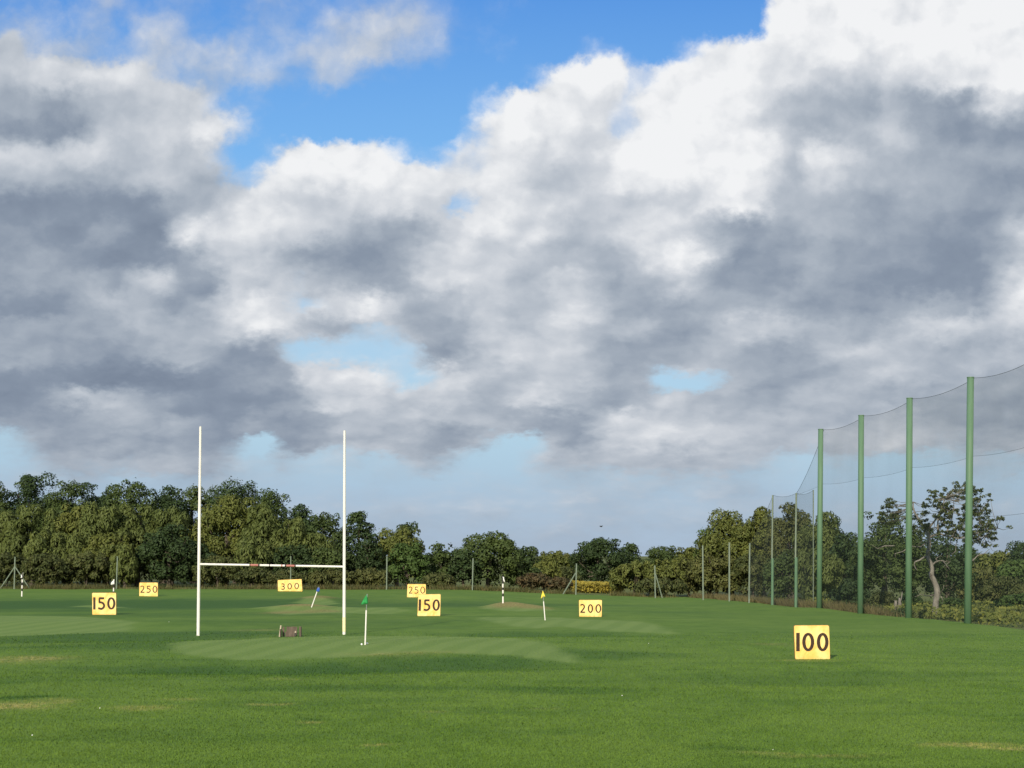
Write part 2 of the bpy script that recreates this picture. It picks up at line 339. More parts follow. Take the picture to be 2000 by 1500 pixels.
# earth mounds: centre, radii, height
MOUNDS = [(flat_xy(590, 1192), 3.2, 3.0, .36), (flat_xy(985, 1186), 1.6, 3.2, .32), (flat_xy(1030, 1187), 2.0, 3.2, .24), (flat_xy(622, 1169), 2.2, 4.0, .36),
          (flat_xy(700, 1262), 13, 6.5, .22), (flat_xy(100, 1218), 13, 5, .18), (flat_xy(1120, 1216), 9, 4.5, .16), (flat_xy(640, 1190), 12, 5, .16),
          (flat_xy(480, 1306), 8, 3.0, -.14), (flat_xy(900, 1296), 8, 3.0, -.16), (flat_xy(1050, 1238), 8, 3, -.12), (flat_xy(250, 1178), 30, 9, -.16),
          (flat_xy(300, 1248), 7, 3.5, -.14), (flat_xy(1500, 1330), 8, 4, -.08), (flat_xy(1440, 1180), 14, 8, .22)]


def bump(x, y, c, rx, ry):
    r2 = ((x - c[0]) / rx) ** 2 + ((y - c[1]) / ry) ** 2
    return np.exp(-r2 * 1.3)


ZF_X = [-400, -60, -30, -5, 7, 16, 23, 60, 400]
ZF_Z = [-.10, -.10, -.16, -.20, -.74, -1.07, -1.00, -1.2, -1.6]
NETX = [(0, 26.9), (82, 25.95), (93, 25.6), (125.3, 23.2), (150, 23.0), (158, 22.7), (182, 21.5), (192, 18.5)]


def net_x(y):
    return np.interp(y, [a for a, b in NETX], [b for a, b in NETX])


def outside(x, y):
    """0 on the mown field, 1 on the rough beyond the net line and the far fence"""
    wob = 0.5 * VA(x * .6, y * .6)
    a = sm(x - net_x(y) + wob * .5, 0.35, 1.0)
    b = sm(y - np.interp(x, [-70, 0, 12, 25], [186.5, 186.5, 188, 188]) + wob * 2, 0.0, 2.0)
    return np.maximum(a, b)


def ground_z(x, y):
    x = np.asarray(x, float); y = np.asarray(y, float)
    z = np.interp(x, ZF_X, ZF_Z) * sm(y, 80, 185)
    near = sm(y, 300, 210) * sm(np.abs(x), 140, 80)
    for c, rx, ry, h in MOUNDS:
        z = z + h * bump(x, y, c, rx, ry)
    z = z + near * (0.16 * VA(x * .055 + 7, y * .05) + 0.075 * VB(x * .16, y * .14) + 0.03 * VC(x * .45, y * .4))
    o = outside(x, y)
    side = sm(x - net_x(y), 0.3, 1.6) * sm(y, 230, 185)
    z = z - 0.35 * side + o * 0.18 * VB(x * .7, y * .7)
    return z


def turf_masks(x, y):
    """R mown green, G dry, B lush and painted shade, A rough outside"""
    wx = x + 0.5 * VA(x * .8, y * .5) + .2 * VB(x * 2.3, y * 1.4)
    wy = y + 1.0 * VB(x * .5, y * .6) + .4 * VC(x * 2.0, y * 1.2)
    R = np.zeros(x.shape)
    for p in GREENS:
        ys = [q[1] for q in p]; xs = [q[0] for q in p]
        m = (x > min(xs) - 4) & (x < max(xs) + 4) & (y > min(ys) - 4) & (y < max(ys) + 4)
        if m.any():
            R[m] = np.maximum(R[m], soft_poly(wx[m], wy[m], p, 0.45))
    G = np.zeros(x.shape)
    for c, rx, ry, k in DRY:
        n = 0.9 + 1.1 * VA(x * 3.1, y * 1.7) + .9 * VB(x * 7, y * 4)
        G = np.maximum(G, k * np.clip(bump(wx, wy, c, rx, ry) * n * 1.3, 0, 1))
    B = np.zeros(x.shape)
    for c, rx, ry, k in LUSH_SHADE:
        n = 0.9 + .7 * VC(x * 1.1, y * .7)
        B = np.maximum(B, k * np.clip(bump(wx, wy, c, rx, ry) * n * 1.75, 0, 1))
    S = np.zeros(x.shape)
    for c, rx, ry, k in SOIL:
        n = 0.95 + .9 * VA(x * 4, y * 2)
        S = np.maximum(S, k * np.clip(bump(wx, wy, c, rx, ry) * n * 1.9, 0, 1))
    return R, G, B, outside(x, y), S


def on_ground(px, py, dmin=25.0, dmax=230.0):
    """point of the ground seen at a photo position"""
    ds = np.linspace(dmin, dmax, 4100)
    xs = (px - 1000.0) / F * ds
    zs = EYE - (py - HOR) / F * ds
    g = ground_z(xs, ds)
    hit = np.nonzero(zs <= g)[0]
    i = hit[0] if len(hit) else len(ds) - 1
    return Vector((xs[i], ds[i], g[i]))


def at(px, py, d):
    return Vector(((px - 1000.0) / F * d, d, EYE - (py - HOR) / F * d))


def mesh_obj(name, V, Fc, mat, parent=None, smooth=False, loc=None):
    me = bpy.data.meshes.new(name)
    V = np.asarray(V, np.float32)
    if isinstance(Fc, np.ndarray):
        n, k = Fc.shape
        me.vertices.add(len(V)); me.vertices.foreach_set('co', V.ravel())
        me.loops.add(n * k); me.loops.foreach_set('vertex_index', Fc.ravel().astype(np.int32))
        me.polygons.add(n); me.polygons.foreach_set('loop_start', np.arange(0, n * k, k, dtype=np.int32))
        me.update(calc_edges=True); me.validate()
    else:
        me.from_pydata([tuple(map(float, v)) for v in V], [], Fc)
        me.update()
    if smooth:
        me.polygons.foreach_set('use_smooth', np.ones(len(me.polygons), bool))
    if mat:
        me.materials.append(mat)
    o = bpy.data.objects.new(name, me)
    COL.objects.link(o)
    if parent is not None:
        o.parent = parent
    if loc is not None:
        o.location = loc
    return o


class MB:
    """collects shapes of one part; points are relative to its thing's base"""
    def __init__(self):
        self.v = []; self.f = []

    def add(self, V, Fc):
        b = len(self.v)
        self.v += [tuple(map(float, p)) for p in V]
        self.f += [tuple(int(i) + b for i in q) for q in Fc]

    def tube(self, pts, rad, seg=8, cap=True):
        pts = [Vector(p) for p in pts]
        if not hasattr(rad, '__len__'):
            rad = [rad] * len(pts)
        b = len(self.v)
        up = Vector((0.13, 0.97, 0.2))
        for i, p in enumerate(pts):
            t = (pts[min(i + 1, len(pts) - 1)] - pts[max(i - 1, 0)]).normalized()
            a = t.cross(up)
            if a.length < 1e-3:
                a = t.cross(Vector((1, 0, 0)))
            a.normalize(); c = t.cross(a)
            for k in range(seg):
                an = 2 * math.pi * k / seg
                self.v.append(tuple(p + (a * math.cos(an) + c * math.sin(an)) * rad[i]))
        for i in range(len(pts) - 1):
            for k in range(seg):
                k2 = (k + 1) % seg
                self.f.append((b + i * seg + k, b + i * seg + k2, b + (i + 1) * seg + k2, b + (i + 1) * seg + k))
        if cap:
            self.f.append(tuple(b + k for k in range(seg - 1, -1, -1)))
            e = b + (len(pts) - 1) * seg
            self.f.append(tuple(e + k for k in range(seg)))

    def box(self, c, s, rot=None):
        V = []
        for x in (-.5, .5):
            for y in (-.5, .5):
                for z in (-.5, .5):
                    p = Vector((x * s[0], y * s[1], z * s[2]))
                    if rot is not None:
                        p.rotate(rot)
                    V.append(Vector(c) + p)
        self.add(V, [(0, 1, 3, 2), (4, 6, 7, 5), (0, 4, 5, 1), (2, 3, 7, 6), (0, 2, 6, 4), (1, 5, 7, 3)])

    def slab(self, outline, y0, y1):
        """outline in x,z extruded from y0 to y1"""
        n = len(outline)
        V = [(x, y0, z) for x, z in outline] + [(x, y1, z) for x, z in outline]
        Fs = [tuple(range(n)), tuple(range(2 * n - 1, n - 1, -1))]
        for i in range(n):
            j = (i + 1) % n
            Fs.append((j, i, n + i, n + j))
        self.add(V, Fs)

    def ball(self, c, r, seg=10, ring=6):
        V = [(c[0], c[1], c[2] + r)]
        for i in range(1, ring):
            th = math.pi * i / ring
            for k in range(seg):
                a = 2 * math.pi * k / seg
                V.append((c[0] + r * math.sin(th) * math.cos(a), c[1] + r * math.sin(th) * math.sin(a), c[2] + r * math.cos(th)))
        V.append((c[0], c[1], c[2] - r))
        Fs = []
        for k in range(seg):
            Fs.append((0, 1 + k, 1 + (k + 1) % seg))
            for i in range(ring - 2):
                a = 1 + i * seg
                Fs.append((a + k, a + seg + k, a + seg + (k + 1) % seg, a + (k + 1) % seg))
            a = 1 + (ring - 2) * seg
            Fs.append((a + k, len(V) - 1, a + (k + 1) % seg))
        self.add(V, Fs)

    def build(self, name, mat, parent=None, smooth=False, loc=None):
        return mesh_obj(name, self.v, self.f, mat, parent, smooth, loc)


def tag(o, label=None, cat=None, group=None, kind=None):
    if label: o['label'] = label
    if cat: o['category'] = cat
    if group: o['group'] = group
    if kind: o['kind'] = kind
    return o


def thing(name, label, cat, loc, group=None, rz=0.0):
    o = bpy.data.objects.new(name, None)
    o.empty_display_size = 0.3
    o.location = loc
    o.rotation_euler = (0, 0, rz)
    COL.objects.link(o)
    return tag(o, label, cat, group)


# ------------------------------------------------------------------ materials
def material(name):
    m = bpy.data.materials.new(name)
    m.use_nodes = True
    return m, NT(m.node_tree)


def finish(N, shader):
    N.link(shader, N.n('ShaderNodeOutputMaterial').inputs[0])


def plain_mat(name, c1, c2, scale=6.0, rough=0.6, c3=None, thr=0.62, stretch=(1, 1, 1), spec=0.35, bump_=0.0):
    """weathered paint, wood, bark ...: two tones by noise and a third in stains"""
    m, N = material(name)
    oc = N.n('ShaderNodeTexCoord').outputs['Object']
    mp = N.n('ShaderNodeMapping', ins={0: oc, 3: stretch}).outputs[0]
    n1 = N.noise(mp, scale, 5.0, 0.6).outputs[0]
    c = N.mix(N.smooth(n1, .3, .7), (*c1, 1), (*c2, 1))
    if c3:
        n2 = N.noise(mp, scale * .55 + 1.3, 6.0, 0.65).outputs[0]
        c = N.mix(N.smooth(n2, thr, thr + .1), c, (*c3, 1))
    b = N.n('ShaderNodeBsdfPrincipled', ins={'Base Color': c, 'Roughness': rough, 'Specular IOR Level': spec})
    if bump_:
        bp = N.n('ShaderNodeBump', ins={'Strength': bump_, 'Distance': 0.05, 'Height': n1})
        N.link(bp.outputs[0], b.inputs['Normal'])
    finish(N, b.outputs[0])
    return m


def board_mat():
    """sun-bleached yellow sheet with creases, ball marks and splashed dirt along its foot"""
    m, N = material('yellow_board')
    oc = N.n('ShaderNodeTexCoord').outputs['Object']
    z = N.n('ShaderNodeSeparateXYZ', ins={0: oc}).outputs[2]
    oi = N.n('ShaderNodeObjectInfo').outputs['Random']
    pos = N.vm('ADD', oc, N.n('ShaderNodeCombineXYZ', ins={0: N.m('MULTIPLY', oi, 17.0), 1: 0.0, 2: N.m('MULTIPLY', oi, 9.0)}).outputs[0])
    n1 = N.noise(pos, 1.6, 4.0, .55).outputs[0]
    n2 = N.noise(pos, 7.0, 6.0, .65).outputs[0]
    c = N.mix(N.smooth(n1, .34, .66), (.87, .53, .125, 1), (.92, .68, .25, 1))
    v = N.n('ShaderNodeTexVoronoi', feature='F1', ins={'Vector': pos, 'Scale': 6.5})
    c = N.mix(N.m('MULTIPLY', N.smooth(v.outputs['Distance'], .16, .08), .30), c, (.45, .26, .08, 1))
    foot = N.m('MULTIPLY', N.smooth(N.m('MULTIPLY_ADD', n2, .28, z), .30, .12), .32)
    c = N.mix(foot, c, (.42, .27, .07, 1))
    c = N.mix(N.m('MULTIPLY', N.smooth(n2, .58, .74), .25), c, (.70, .42, .10, 1))
    b = N.n('ShaderNodeBsdfPrincipled', ins={'Base Color': c, 'Roughness': .5, 'Specular IOR Level': .35})
    w = N.noise(N.vm('MULTIPLY', pos, (1, 1, .45)), 2.6, 2.0, .4, dist=1.2).outputs[0]
    bp = N.n('ShaderNodeBump', ins={'Strength': .9, 'Distance': .08, 'Height': w})
    N.link(bp.outputs[0], b.inputs['Normal'])
    finish(N, b.outputs[0])
    return m


def turf_mat():
    m, N = material('turf')
    pos = N.n('ShaderNodeTexCoord').outputs['Object']
    at_ = N.n('ShaderNodeAttribute', attribute_name='turf')
    s = N.n('ShaderNodeSeparateXYZ', ins={0: at_.outputs['Vector']})
    at2 = N.n('ShaderNodeAttribute', attribute_name='rough')
    s2 = N.n('ShaderNodeSeparateXYZ', ins={0: at2.outputs['Vector']})
    flat = N.vm('MULTIPLY', pos, (1, 0.55, 0.0))
    n0 = N.noise(flat, 0.16, 4.0, 0.55).outputs[0]
    n1 = N.noise(flat, 0.9, 6.0, 0.62).outputs[0]
    n2 = N.noise(flat, 6.0, 6.0, 0.7).outputs[0]
    n3 = N.noise(flat, 38.0, 4.0, 0.7).outputs[0]
    base = N.mix(N.smooth(n1, .28, .74), (0.075, 0.140, 0.018, 1), (0.105, 0.180, 0.027, 1))
    base = N.mix(N.m('MULTIPLY', N.smooth(n2, .48, .80), .30), base, (0.134, 0.196, 0.036, 1))
    base = N.mix(N.m('MULTIPLY', N.smooth(n2, .46, .22), .38), base, (0.046, 0.104, 0.017, 1))
    base = N.mix(N.m('MULTIPLY', N.smooth(n0, .40, .66), .55), base, (0.120, 0.192, 0.031, 1))
    nb = N.noise(N.vm('MULTIPLY', pos, (.30, 1.0, 0.0)), 0.42, 4.0, 0.55).outputs[0]
    base = N.mix(N.m('MULTIPLY', N.smooth(nb, .50, .30), .42), base, (0.046, 0.104, 0.018, 1))
    # mown greens with mower stripes
    px = N.n('ShaderNodeSeparateXYZ', ins={0: pos})
    st = N.m('SINE', N.m('MULTIPLY_ADD', px.outputs[1], -0.85, N.m('MULTIPLY', px.outputs[0], 4.2)))
    st = N.m('MULTIPLY_ADD', st, 0.5, N.m('MULTIPLY_ADD', n1, .8, .1))
    green = N.mix(N.smooth(st, .2, .8), (0.128, 0.198, 0.046, 1), (0.150, 0.220, 0.056, 1))
    green = N.mix(N.m('MULTIPLY', N.smooth(n2, .5, .75), .4), green, (0.160, 0.236, 0.062, 1))
    c = N.mix(N.m('MULTIPLY', s.outputs[2], .86), base, (0.034, 0.086, 0.016, 1))  # darker lush fringes, plus cloud shade painted on the far field
    c = N.mix(N.m('MULTIPLY', s.outputs[0], .88), c, green)
    dry = N.mix(N.smooth(n2, .3, .7), (0.26, 0.24, 0.07, 1), (0.38, 0.32, 0.12, 1))
    c = N.mix(N.m('MULTIPLY', s.outputs[1], N.smooth(N.m('ADD', n2, N.m('MULTIPLY', n3, .5)), .5, .95)), c, dry)
    n4 = N.noise(N.vm('MULTIPLY', pos, (1, .7, 0.0)), 1.15, 6.0, 0.68).outputs[0]
    c = N.mix(N.m('MULTIPLY', N.smooth(n4, .66, .74), .42), c, dry)
    c = N.mix(N.m('MULTIPLY', N.smooth(n4, .34, .27), .45), c, (0.034, 0.070, 0.016, 1))
    soil = N.mix(N.smooth(n2, .35, .65), (0.165, 0.115, 0.048, 1), (0.30, 0.235, 0.090, 1))
    soil = N.mix(N.m('MULTIPLY', N.smooth(n3, .4, .7), .5), soil, (0.13, 0.17, 0.04, 1))
    c = N.mix(N.m('MULTIPLY', s2.outputs[1], .9), c, soil)
    ro = N.mix(N.smooth(n1, .35, .65), (0.070, 0.100, 0.026, 1), (0.130, 0.140, 0.044, 1))
    ro = N.mix(N.smooth(n2, .55, .75), ro, (0.19, 0.19, 0.05, 1))
    c = N.mix(s2.outputs[0], c, ro)
    c = N.mix(N.m('MULTIPLY', N.smooth(n3, .35, .65), .10), c, N.mix(1.0, c, (0.62, 0.62, 0.62, 1), 'MULTIPLY'))
    b = N.n('ShaderNodeBsdfPrincipled', ins={'Base Color': c, 'Roughness': 0.9, 'Specular IOR Level': 0.12})
    h = N.m('MULTIPLY_ADD', n3, .5, n2)
    bp = N.n('ShaderNodeBump', ins={'Strength': 0.30, 'Distance': 0.08, 'Height': h})
    N.link(bp.outputs[0], b.inputs['Normal'])
    finish(N, b.outputs[0])
    return m


def leaf_mat(name, dark, mid, light, yellow=None, yel=0.0, transl=0.25, soft=True):
    m, N = material(name)
    g = N.n('ShaderNodeNewGeometry')
    rnd = g.outputs['Random Per Island']
    oc = N.n('ShaderNodeTexCoord').outputs['Object']
    oi = N.n('ShaderNodeObjectInfo').outputs['Random']
    n1 = N.noise(oc, 0.55, 4.0, 0.6).outputs[0]
    n2 = N.noise(oc, 2.6, 4.0, 0.6).outputs[0]
    f = N.m('MULTIPLY_ADD', rnd, .16, N.m('MULTIPLY_ADD', n2, .40, N.m('MULTIPLY', n1, .58)))
    f = N.m('MULTIPLY_ADD', N.m('SUBTRACT', oi, .5), .18, f)
    c = N.ramp(f, [(.25, dark), (.55, mid), (.85, light)])
    if yellow:
        n3 = N.noise(oc, 1.1, 3.0, 0.5).outputs[0]
        yf = N.m('MULTIPLY', N.smooth(N.m('MULTIPLY_ADD', rnd, .3, n3), .62, .82), yel)
        c = N.mix(yf, c, (*yellow, 1))
    d = N.n('ShaderNodeBsdfPrincipled', ins={'Base Color': c, 'Roughness': 0.65, 'Specular IOR Level': 0.25})
    t = N.n('ShaderNodeBsdfTranslucent', ins={0: N.mix(1.0, c, (1.1, 1.15, .6, 1), 'MULTIPLY')})
    if soft:
        N.link(N.n('ShaderNodeAttribute', attribute_name='soft').outputs['Vector'], d.inputs['Normal'])
    mx = N.n('ShaderNodeMixShader', ins={0: transl, 1: d.outputs[0], 2: t.outputs[0]})
    finish(N, mx.outputs[0])
    return m


def net_mat(name, cover, col):
    """fine netting whose cords are far below a pixel: mostly open"""
    m, N = material(name)
    oc = N.n('ShaderNodeTexCoord').outputs['Object']
    n = N.noise(oc, .35, 3.0, .5).outputs[0]
    f = N.m('MULTIPLY_ADD', N.m('SUBTRACT', n, .5), cover * .8, cover, clamp=True)
    d = N.n('ShaderNodeBsdfDiffuse', ins={0: (*col, 1)})
    t = N.n('ShaderNodeBsdfTransparent')
    mx = N.n('ShaderNodeMixShader', ins={0: f, 1: t.outputs[0], 2: d.outputs[0]})
    finish(N, mx.outputs[0])
    return m


M = {}
M['turf'] = turf_mat()
M['oak'] = leaf_mat('oak_leaves', (.036, .058, .018), (.064, .096, .026), (.104, .140, .037))
M['deep'] = leaf_mat('deep_green_leaves', (.026, .046, .017), (.044, .074, .024), (.074, .108, .032))
M['willow'] = leaf_mat('willow_leaves', (.066, .090, .026), (.110, .140, .038), (.162, .188, .052))
M['olive'] = leaf_mat('olive_leaves', (.074, .094, .024), (.124, .148, .035), (.184, .200, .050), (.16, .145, .035), .2)
M['brownish'] = leaf_mat('brownish_leaves', (.064, .076, .025), (.106, .120, .035), (.152, .160, .046), (.13, .11, .035), .25)
M['fresh'] = leaf_mat('fresh_leaves', (.040, .074, .018), (.068, .114, .027), (.106, .156, .038))
M['bramble'] = leaf_mat('bramble_leaves', (.056, .052, .024), (.098, .086, .038), (.145, .122, .054), (.15, .085, .04), .45)
M['greyleaf'] = leaf_mat('thin_oak_leaves', (.050, .066, .021), (.092, .116, .036), (.145, .170, .056))
M['scrub'] = leaf_mat('scrub_leaves', (.046, .060, .020), (.080, .100, .030), (.125, .142, .044), (.12, .10, .04), .3)
M['flower'] = leaf_mat('yellow_flowers', (.15, .15, .030), (.29, .235, .034), (.39, .30, .048), None, 0, .2, False)
M['meadow'] = leaf_mat('meadow_leaves', (.050, .070, .018), (.100, .125, .026), (.175, .190, .040), (.36, .32, .05), .22, soft=False)
M['straw'] = leaf_mat('dry_stems', (.056, .066, .024), (.110, .115, .040), (.20, .180, .075), (.19, .11, .05), .3, soft=False)
M['rust_grass'] = leaf_mat('reddish_stems', (.080, .070, .030), (.140, .120, .052), (.24, .195, .095), (.10, .10, .035), .6, soft=False)
M['bark'] = plain_mat('bark', (.055, .045, .033), (.12, .10, .075), 5, .9, stretch=(1, 1, .25), bump_=.6)
M['pale_bark'] = plain_mat('pale_bark', (.140, .126, .102), (.285, .260, .212), 5, .9, (.075, .060, .045), .54, (1, 1, .35), bump_=.7)
M['pole_green'] = plain_mat('green_paint', (.084, .166, .090), (.112, .200, .116), 3, .6, (.17, .11, .055), .66, (2.2, 2.2, .18))
M['post_grey'] = plain_mat('grey_green_paint', (.14, .185, .13), (.19, .225, .165), 4, .6, (.18, .15, .09), .70, (2, 2, .3))
M['white'] = plain_mat('white_paint', (.74, .71, .64), (.80, .77, .70), 5, .55, (.42, .39, .32), .64, (2, 2, .4))
M['red_tape'] = plain_mat('red_tape', (.36, .13, .10), (.44, .19, .15), 9, .6)
M['yellow_paint'] = plain_mat('yellow_paint', (.82, .70, .36), (.86, .77, .46), 9, .5)
M['dark'] = plain_mat('dark_paint', (.018, .017, .016), (.030, .027, .024), 9, .55)
M['grey_metal'] = plain_mat('grey_metal', (.22, .24, .22), (.30, .31, .29), 9, .45)
M['board'] = board_mat()
M['halo_rim'] = plain_mat('ochre_halo', (.26, .15, .035), (.36, .22, .05), 7, .6)
M['numeral'] = plain_mat('numeral_brown', (.030, .015, .007), (.046, .022, .009), 6, .6)
M['frame_wood'] = plain_mat('wood_frame', (.20, .13, .06), (.28, .19, .09), 9, .8, stretch=(1, 1, .2))
M['flag_green'] = plain_mat('green_cloth', (.020, .24, .055), (.030, .30, .075), 9, .8)
M['flag_yellow'] = plain_mat('yellow_cloth', (.75, .60, .06), (.80, .66, .09), 9, .8)
M['flag_blue'] = plain_mat('blue_cloth', (.035, .10, .42), (.05, .13, .50), 9, .8)
M['flag_white'] = plain_mat('white_cloth', (.78, .78, .74), (.83, .83, .80), 9, .8)
M['old_wood'] = plain_mat('weathered_wood', (.095, .070, .052), (.15, .112, .085), 6, .85, (.065, .055, .048), .6, (1, 1, .3))
M['pale_wood'] = plain_mat('pale_wood', (.40, .33, .23), (.50, .43, .31), 6, .85, stretch=(1, 1, .3))
M['net_dense'] = net_mat('dense_netting', .19, (.10, .12, .10))
M['net_open'] = net_mat('open_netting', .14, (.10, .13, .10))
M['cord'] = plain_mat('black_cord', (.05, .055, .05), (.08, .085, .08), 5, .8)
M['bird'] = plain_mat('dark_feathers', (.03, .03, .032), (.06, .06, .06), 30, .8)
M['ball'] = plain_mat('ball_white', (.80, .80, .77), (.85, .85, .82), 30, .4)

# ------------------------------------------------------------------ ground: one sheet to the horizon
def build_ground():
    ys = [-3000, -1200, -500, -200, -80, -30, 0, 12, 20, 25]
    y = 27.0
    while y < 196:
        ys.append(y)
        y += min(1.3 * y * y / (EYE * F), 0.42)
    ys += [196.5, 198, 200, 203, 207, 212, 218, 225, 235, 250, 275, 310, 370, 460, 600, 850, 1300, 2000, 3200, 5000]
    xs = list(np.arange(-66, 66.01, 0.34))
    ext = [70, 76, 84, 95, 110, 130, 170, 230, 330, 500, 800, 1300, 2200, 4000]
    xs = [-e for e in reversed(ext)] + xs + ext
    X, Y = np.meshgrid(np.array(xs, float), np.array(ys, float))
    Z = ground_z(X, Y)
    n, k = X.shape
    V = np.stack([X, Y, Z], -1).reshape(-1, 3)
    i = np.arange(n * k).reshape(n, k)
    Fc = np.stack([i[:-1, :-1], i[:-1, 1:], i[1:, 1:], i[1:, :-1]], -1).reshape(-1, 4)
    o = mesh_obj('ground', V, Fc, M['turf'], smooth=True)
    tag(o, 'undulating mown grass driving range field with paler cut greens', None, None, 'structure')
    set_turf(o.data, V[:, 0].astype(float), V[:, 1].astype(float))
    return o


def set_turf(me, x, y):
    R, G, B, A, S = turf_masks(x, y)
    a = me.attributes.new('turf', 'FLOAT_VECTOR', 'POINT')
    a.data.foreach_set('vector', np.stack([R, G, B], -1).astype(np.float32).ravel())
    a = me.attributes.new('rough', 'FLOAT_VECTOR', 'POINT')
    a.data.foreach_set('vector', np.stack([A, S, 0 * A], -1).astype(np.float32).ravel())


build_ground()


def build_grass():
    """short blades on the near field"""
    n = 330000
    # even over the picture rows: y from rows 1250..1560
    row = HOR + 150 + (RNG.random(n) ** 0.8) * 330
    d = EYE * F / (row - HOR)
    x = (RNG.random(n) * 2 - 1) * (1120 / F) * d
    d = d + RNG.normal(0, .4, n)
    z = ground_z(x, d)
    R, G, B, A, S = turf_masks(x, d)
    hgt = (0.017 + 0.027 * RNG.random(n) ** 2) * (1 - .65 * R) * (1 + .5 * B) * (d / 40) ** .35
    wid = 0.006 + 0.00022 * d * (0.6 + .8 * RNG.random(n))
    az = RNG.random(n) * math.pi
    lean = RNG.normal(0, .5, (n, 2))
    dx = np.cos(az) * wid; dy = np.sin(az) * wid
    v0 = np.stack([x - dx, d - dy, z - .004], -1)
    v1 = np.stack([x + dx, d + dy, z - .004], -1)
    v2 = np.stack([x + lean[:, 0] * hgt, d + lean[:, 1] * hgt, z + hgt], -1)
    V = np.stack([v0, v1, v2], 1).reshape(-1, 3)
    Fc = np.arange(3 * n).reshape(n, 3)
    o = mesh_obj('grass', V, Fc, M['turf'])
    tag(o, 'short mown grass blades covering the near part of the field', 'grass', None, 'stuff')
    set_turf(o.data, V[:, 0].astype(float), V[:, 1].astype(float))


build_grass()


def stems(name, mat, pts, hmin, hmax, wid, label, cat, lean=.35, kind='stuff'):
    pts = np.asarray(pts, float); n = len(pts)
    h = RNG.uniform(hmin, hmax, n)
    az = RNG.random(n) * math.pi
    w = wid * RNG.uniform(.6, 1.4, n)
    dx, dy = np.cos(az) * w, np.sin(az) * w
    le = RNG.normal(0, lean, (n, 2))
    z = ground_z(pts[:, 0], pts[:, 1])
    x, y = pts[:, 0], pts[:, 1]
    v0 = np.stack([x - dx, y - dy, z - .03], -1); v1 = np.stack([x + dx, y + dy, z - .03], -1)
    v2 = np.stack([x + le[:, 0] * h + dx * .3, y + le[:, 1] * h, z + h], -1)
    V = np.stack([v0, v1, v2], 1).reshape(-1, 3)
    o = mesh_obj(name, V, np.arange(3 * n).reshape(n, 3), mat)
    return tag(o, label, cat, None, kind)


# long dry grass along the far fence and down the net line
n = 26000
x = RNG.uniform(-64, 19, n)
keep = (RNG.random(n) < .10 + 1.2 * np.clip(VA(x * .30, x * 0 + 3.3) + .15, 0, 1)) & ~((x > 7.2) & (x < 11.2))
x = x[keep]
y = np.interp(x, [-70, 0, 12, 25], [187.2, 187.2, 188.8, 188.8]) + RNG.exponential(.8, len(x))
stems('dry_grass', M['straw'], np.stack([x, y], -1), 0.15, .75, .035, 'long straw coloured grass standing along the foot of the far fence', 'grass')
n = 12000
y = RNG.uniform(112, 188, n)
x = net_x(y) + .5 + RNG.exponential(.55, n)
stems('reddish_grass', M['rust_grass'], np.stack([x, y], -1), .25, .85, .028, 'rusty red and tan long grass along the foot of the tall net', 'grass')

# ------------------------------------------------------------------ trees and bushes
def leaf_quads(cen, rad, n, size, aspect=1.0, up=0.0, jit=.38, low=-.55, rng=RNG, shell=.58):
    """n leaf clumps on lobes; cen (k,3), rad (k,3)"""
    w = rad[:, 0] * rad[:, 2] + rad[:, 0] * rad[:, 1]
    idx = rng.choice(len(cen), n, p=w / w.sum())
    dr = rng.normal(size=(n, 3))
    dr /= np.linalg.norm(dr, axis=1)[:, None]
    bad = (dr[:, 2] < low) & (rng.random(n) < .75)
    dr[bad, 2] *= -1
    r = shell + (1.06 - shell) * rng.random(n) ** .7 + np.where(rng.random(n) < .10, .30 * rng.random(n), 0)
    P = cen[idx] + dr * rad[idx] * r[:, None]
    nor = dr / rad[idx]
    nor /= np.linalg.norm(nor, axis=1)[:, None]
    nor = nor + rng.normal(0, jit, (n, 3))
    nor[:, 2] += .15
    nor /= np.linalg.norm(nor, axis=1)[:, None]
    ref = rng.normal(size=(n, 3)); ref[:, 2] += up * 3
    a = ref - nor * (ref * nor).sum(1)[:, None]
    a /= np.linalg.norm(a, axis=1)[:, None] + 1e-9
    b = np.cross(nor, a)
    s = size * rng.uniform(.55, 1.35, n)
    a = a * (s * aspect)[:, None]; b = b * (s / aspect ** .5)[:, None]
    bend = nor * (s * .25)[:, None]
    V = np.stack([P - a * .5, P + b * .42 + bend, P + a * .55, P - b * .42 + bend], 1).reshape(-1, 3)
    soft = dr / rad[idx]
    soft /= np.linalg.norm(soft, axis=1)[:, None]
    soft = soft + .45 * nor
    soft[:, 2] += .10
    soft /= np.linalg.norm(soft, axis=1)[:, None]
    return V, np.repeat(soft, 4, axis=0)


def leaves(name, VS, mat, parent, floor=None):
    V, S = VS
    if floor is not None:
        k = ~np.repeat(V[:, 2].reshape(-1, 4).min(1) < floor, 4)
        V, S = V[k], S[k]
    o = mesh_obj(name, V, quads(V), mat, parent)
    a = o.data.attributes.new('soft', 'FLOAT_VECTOR', 'POINT')
    a.data.foreach_set('vector', S.astype(np.float32).ravel())
    return o


def quads(V):
    return np.arange(len(V)).reshape(-1, 4)


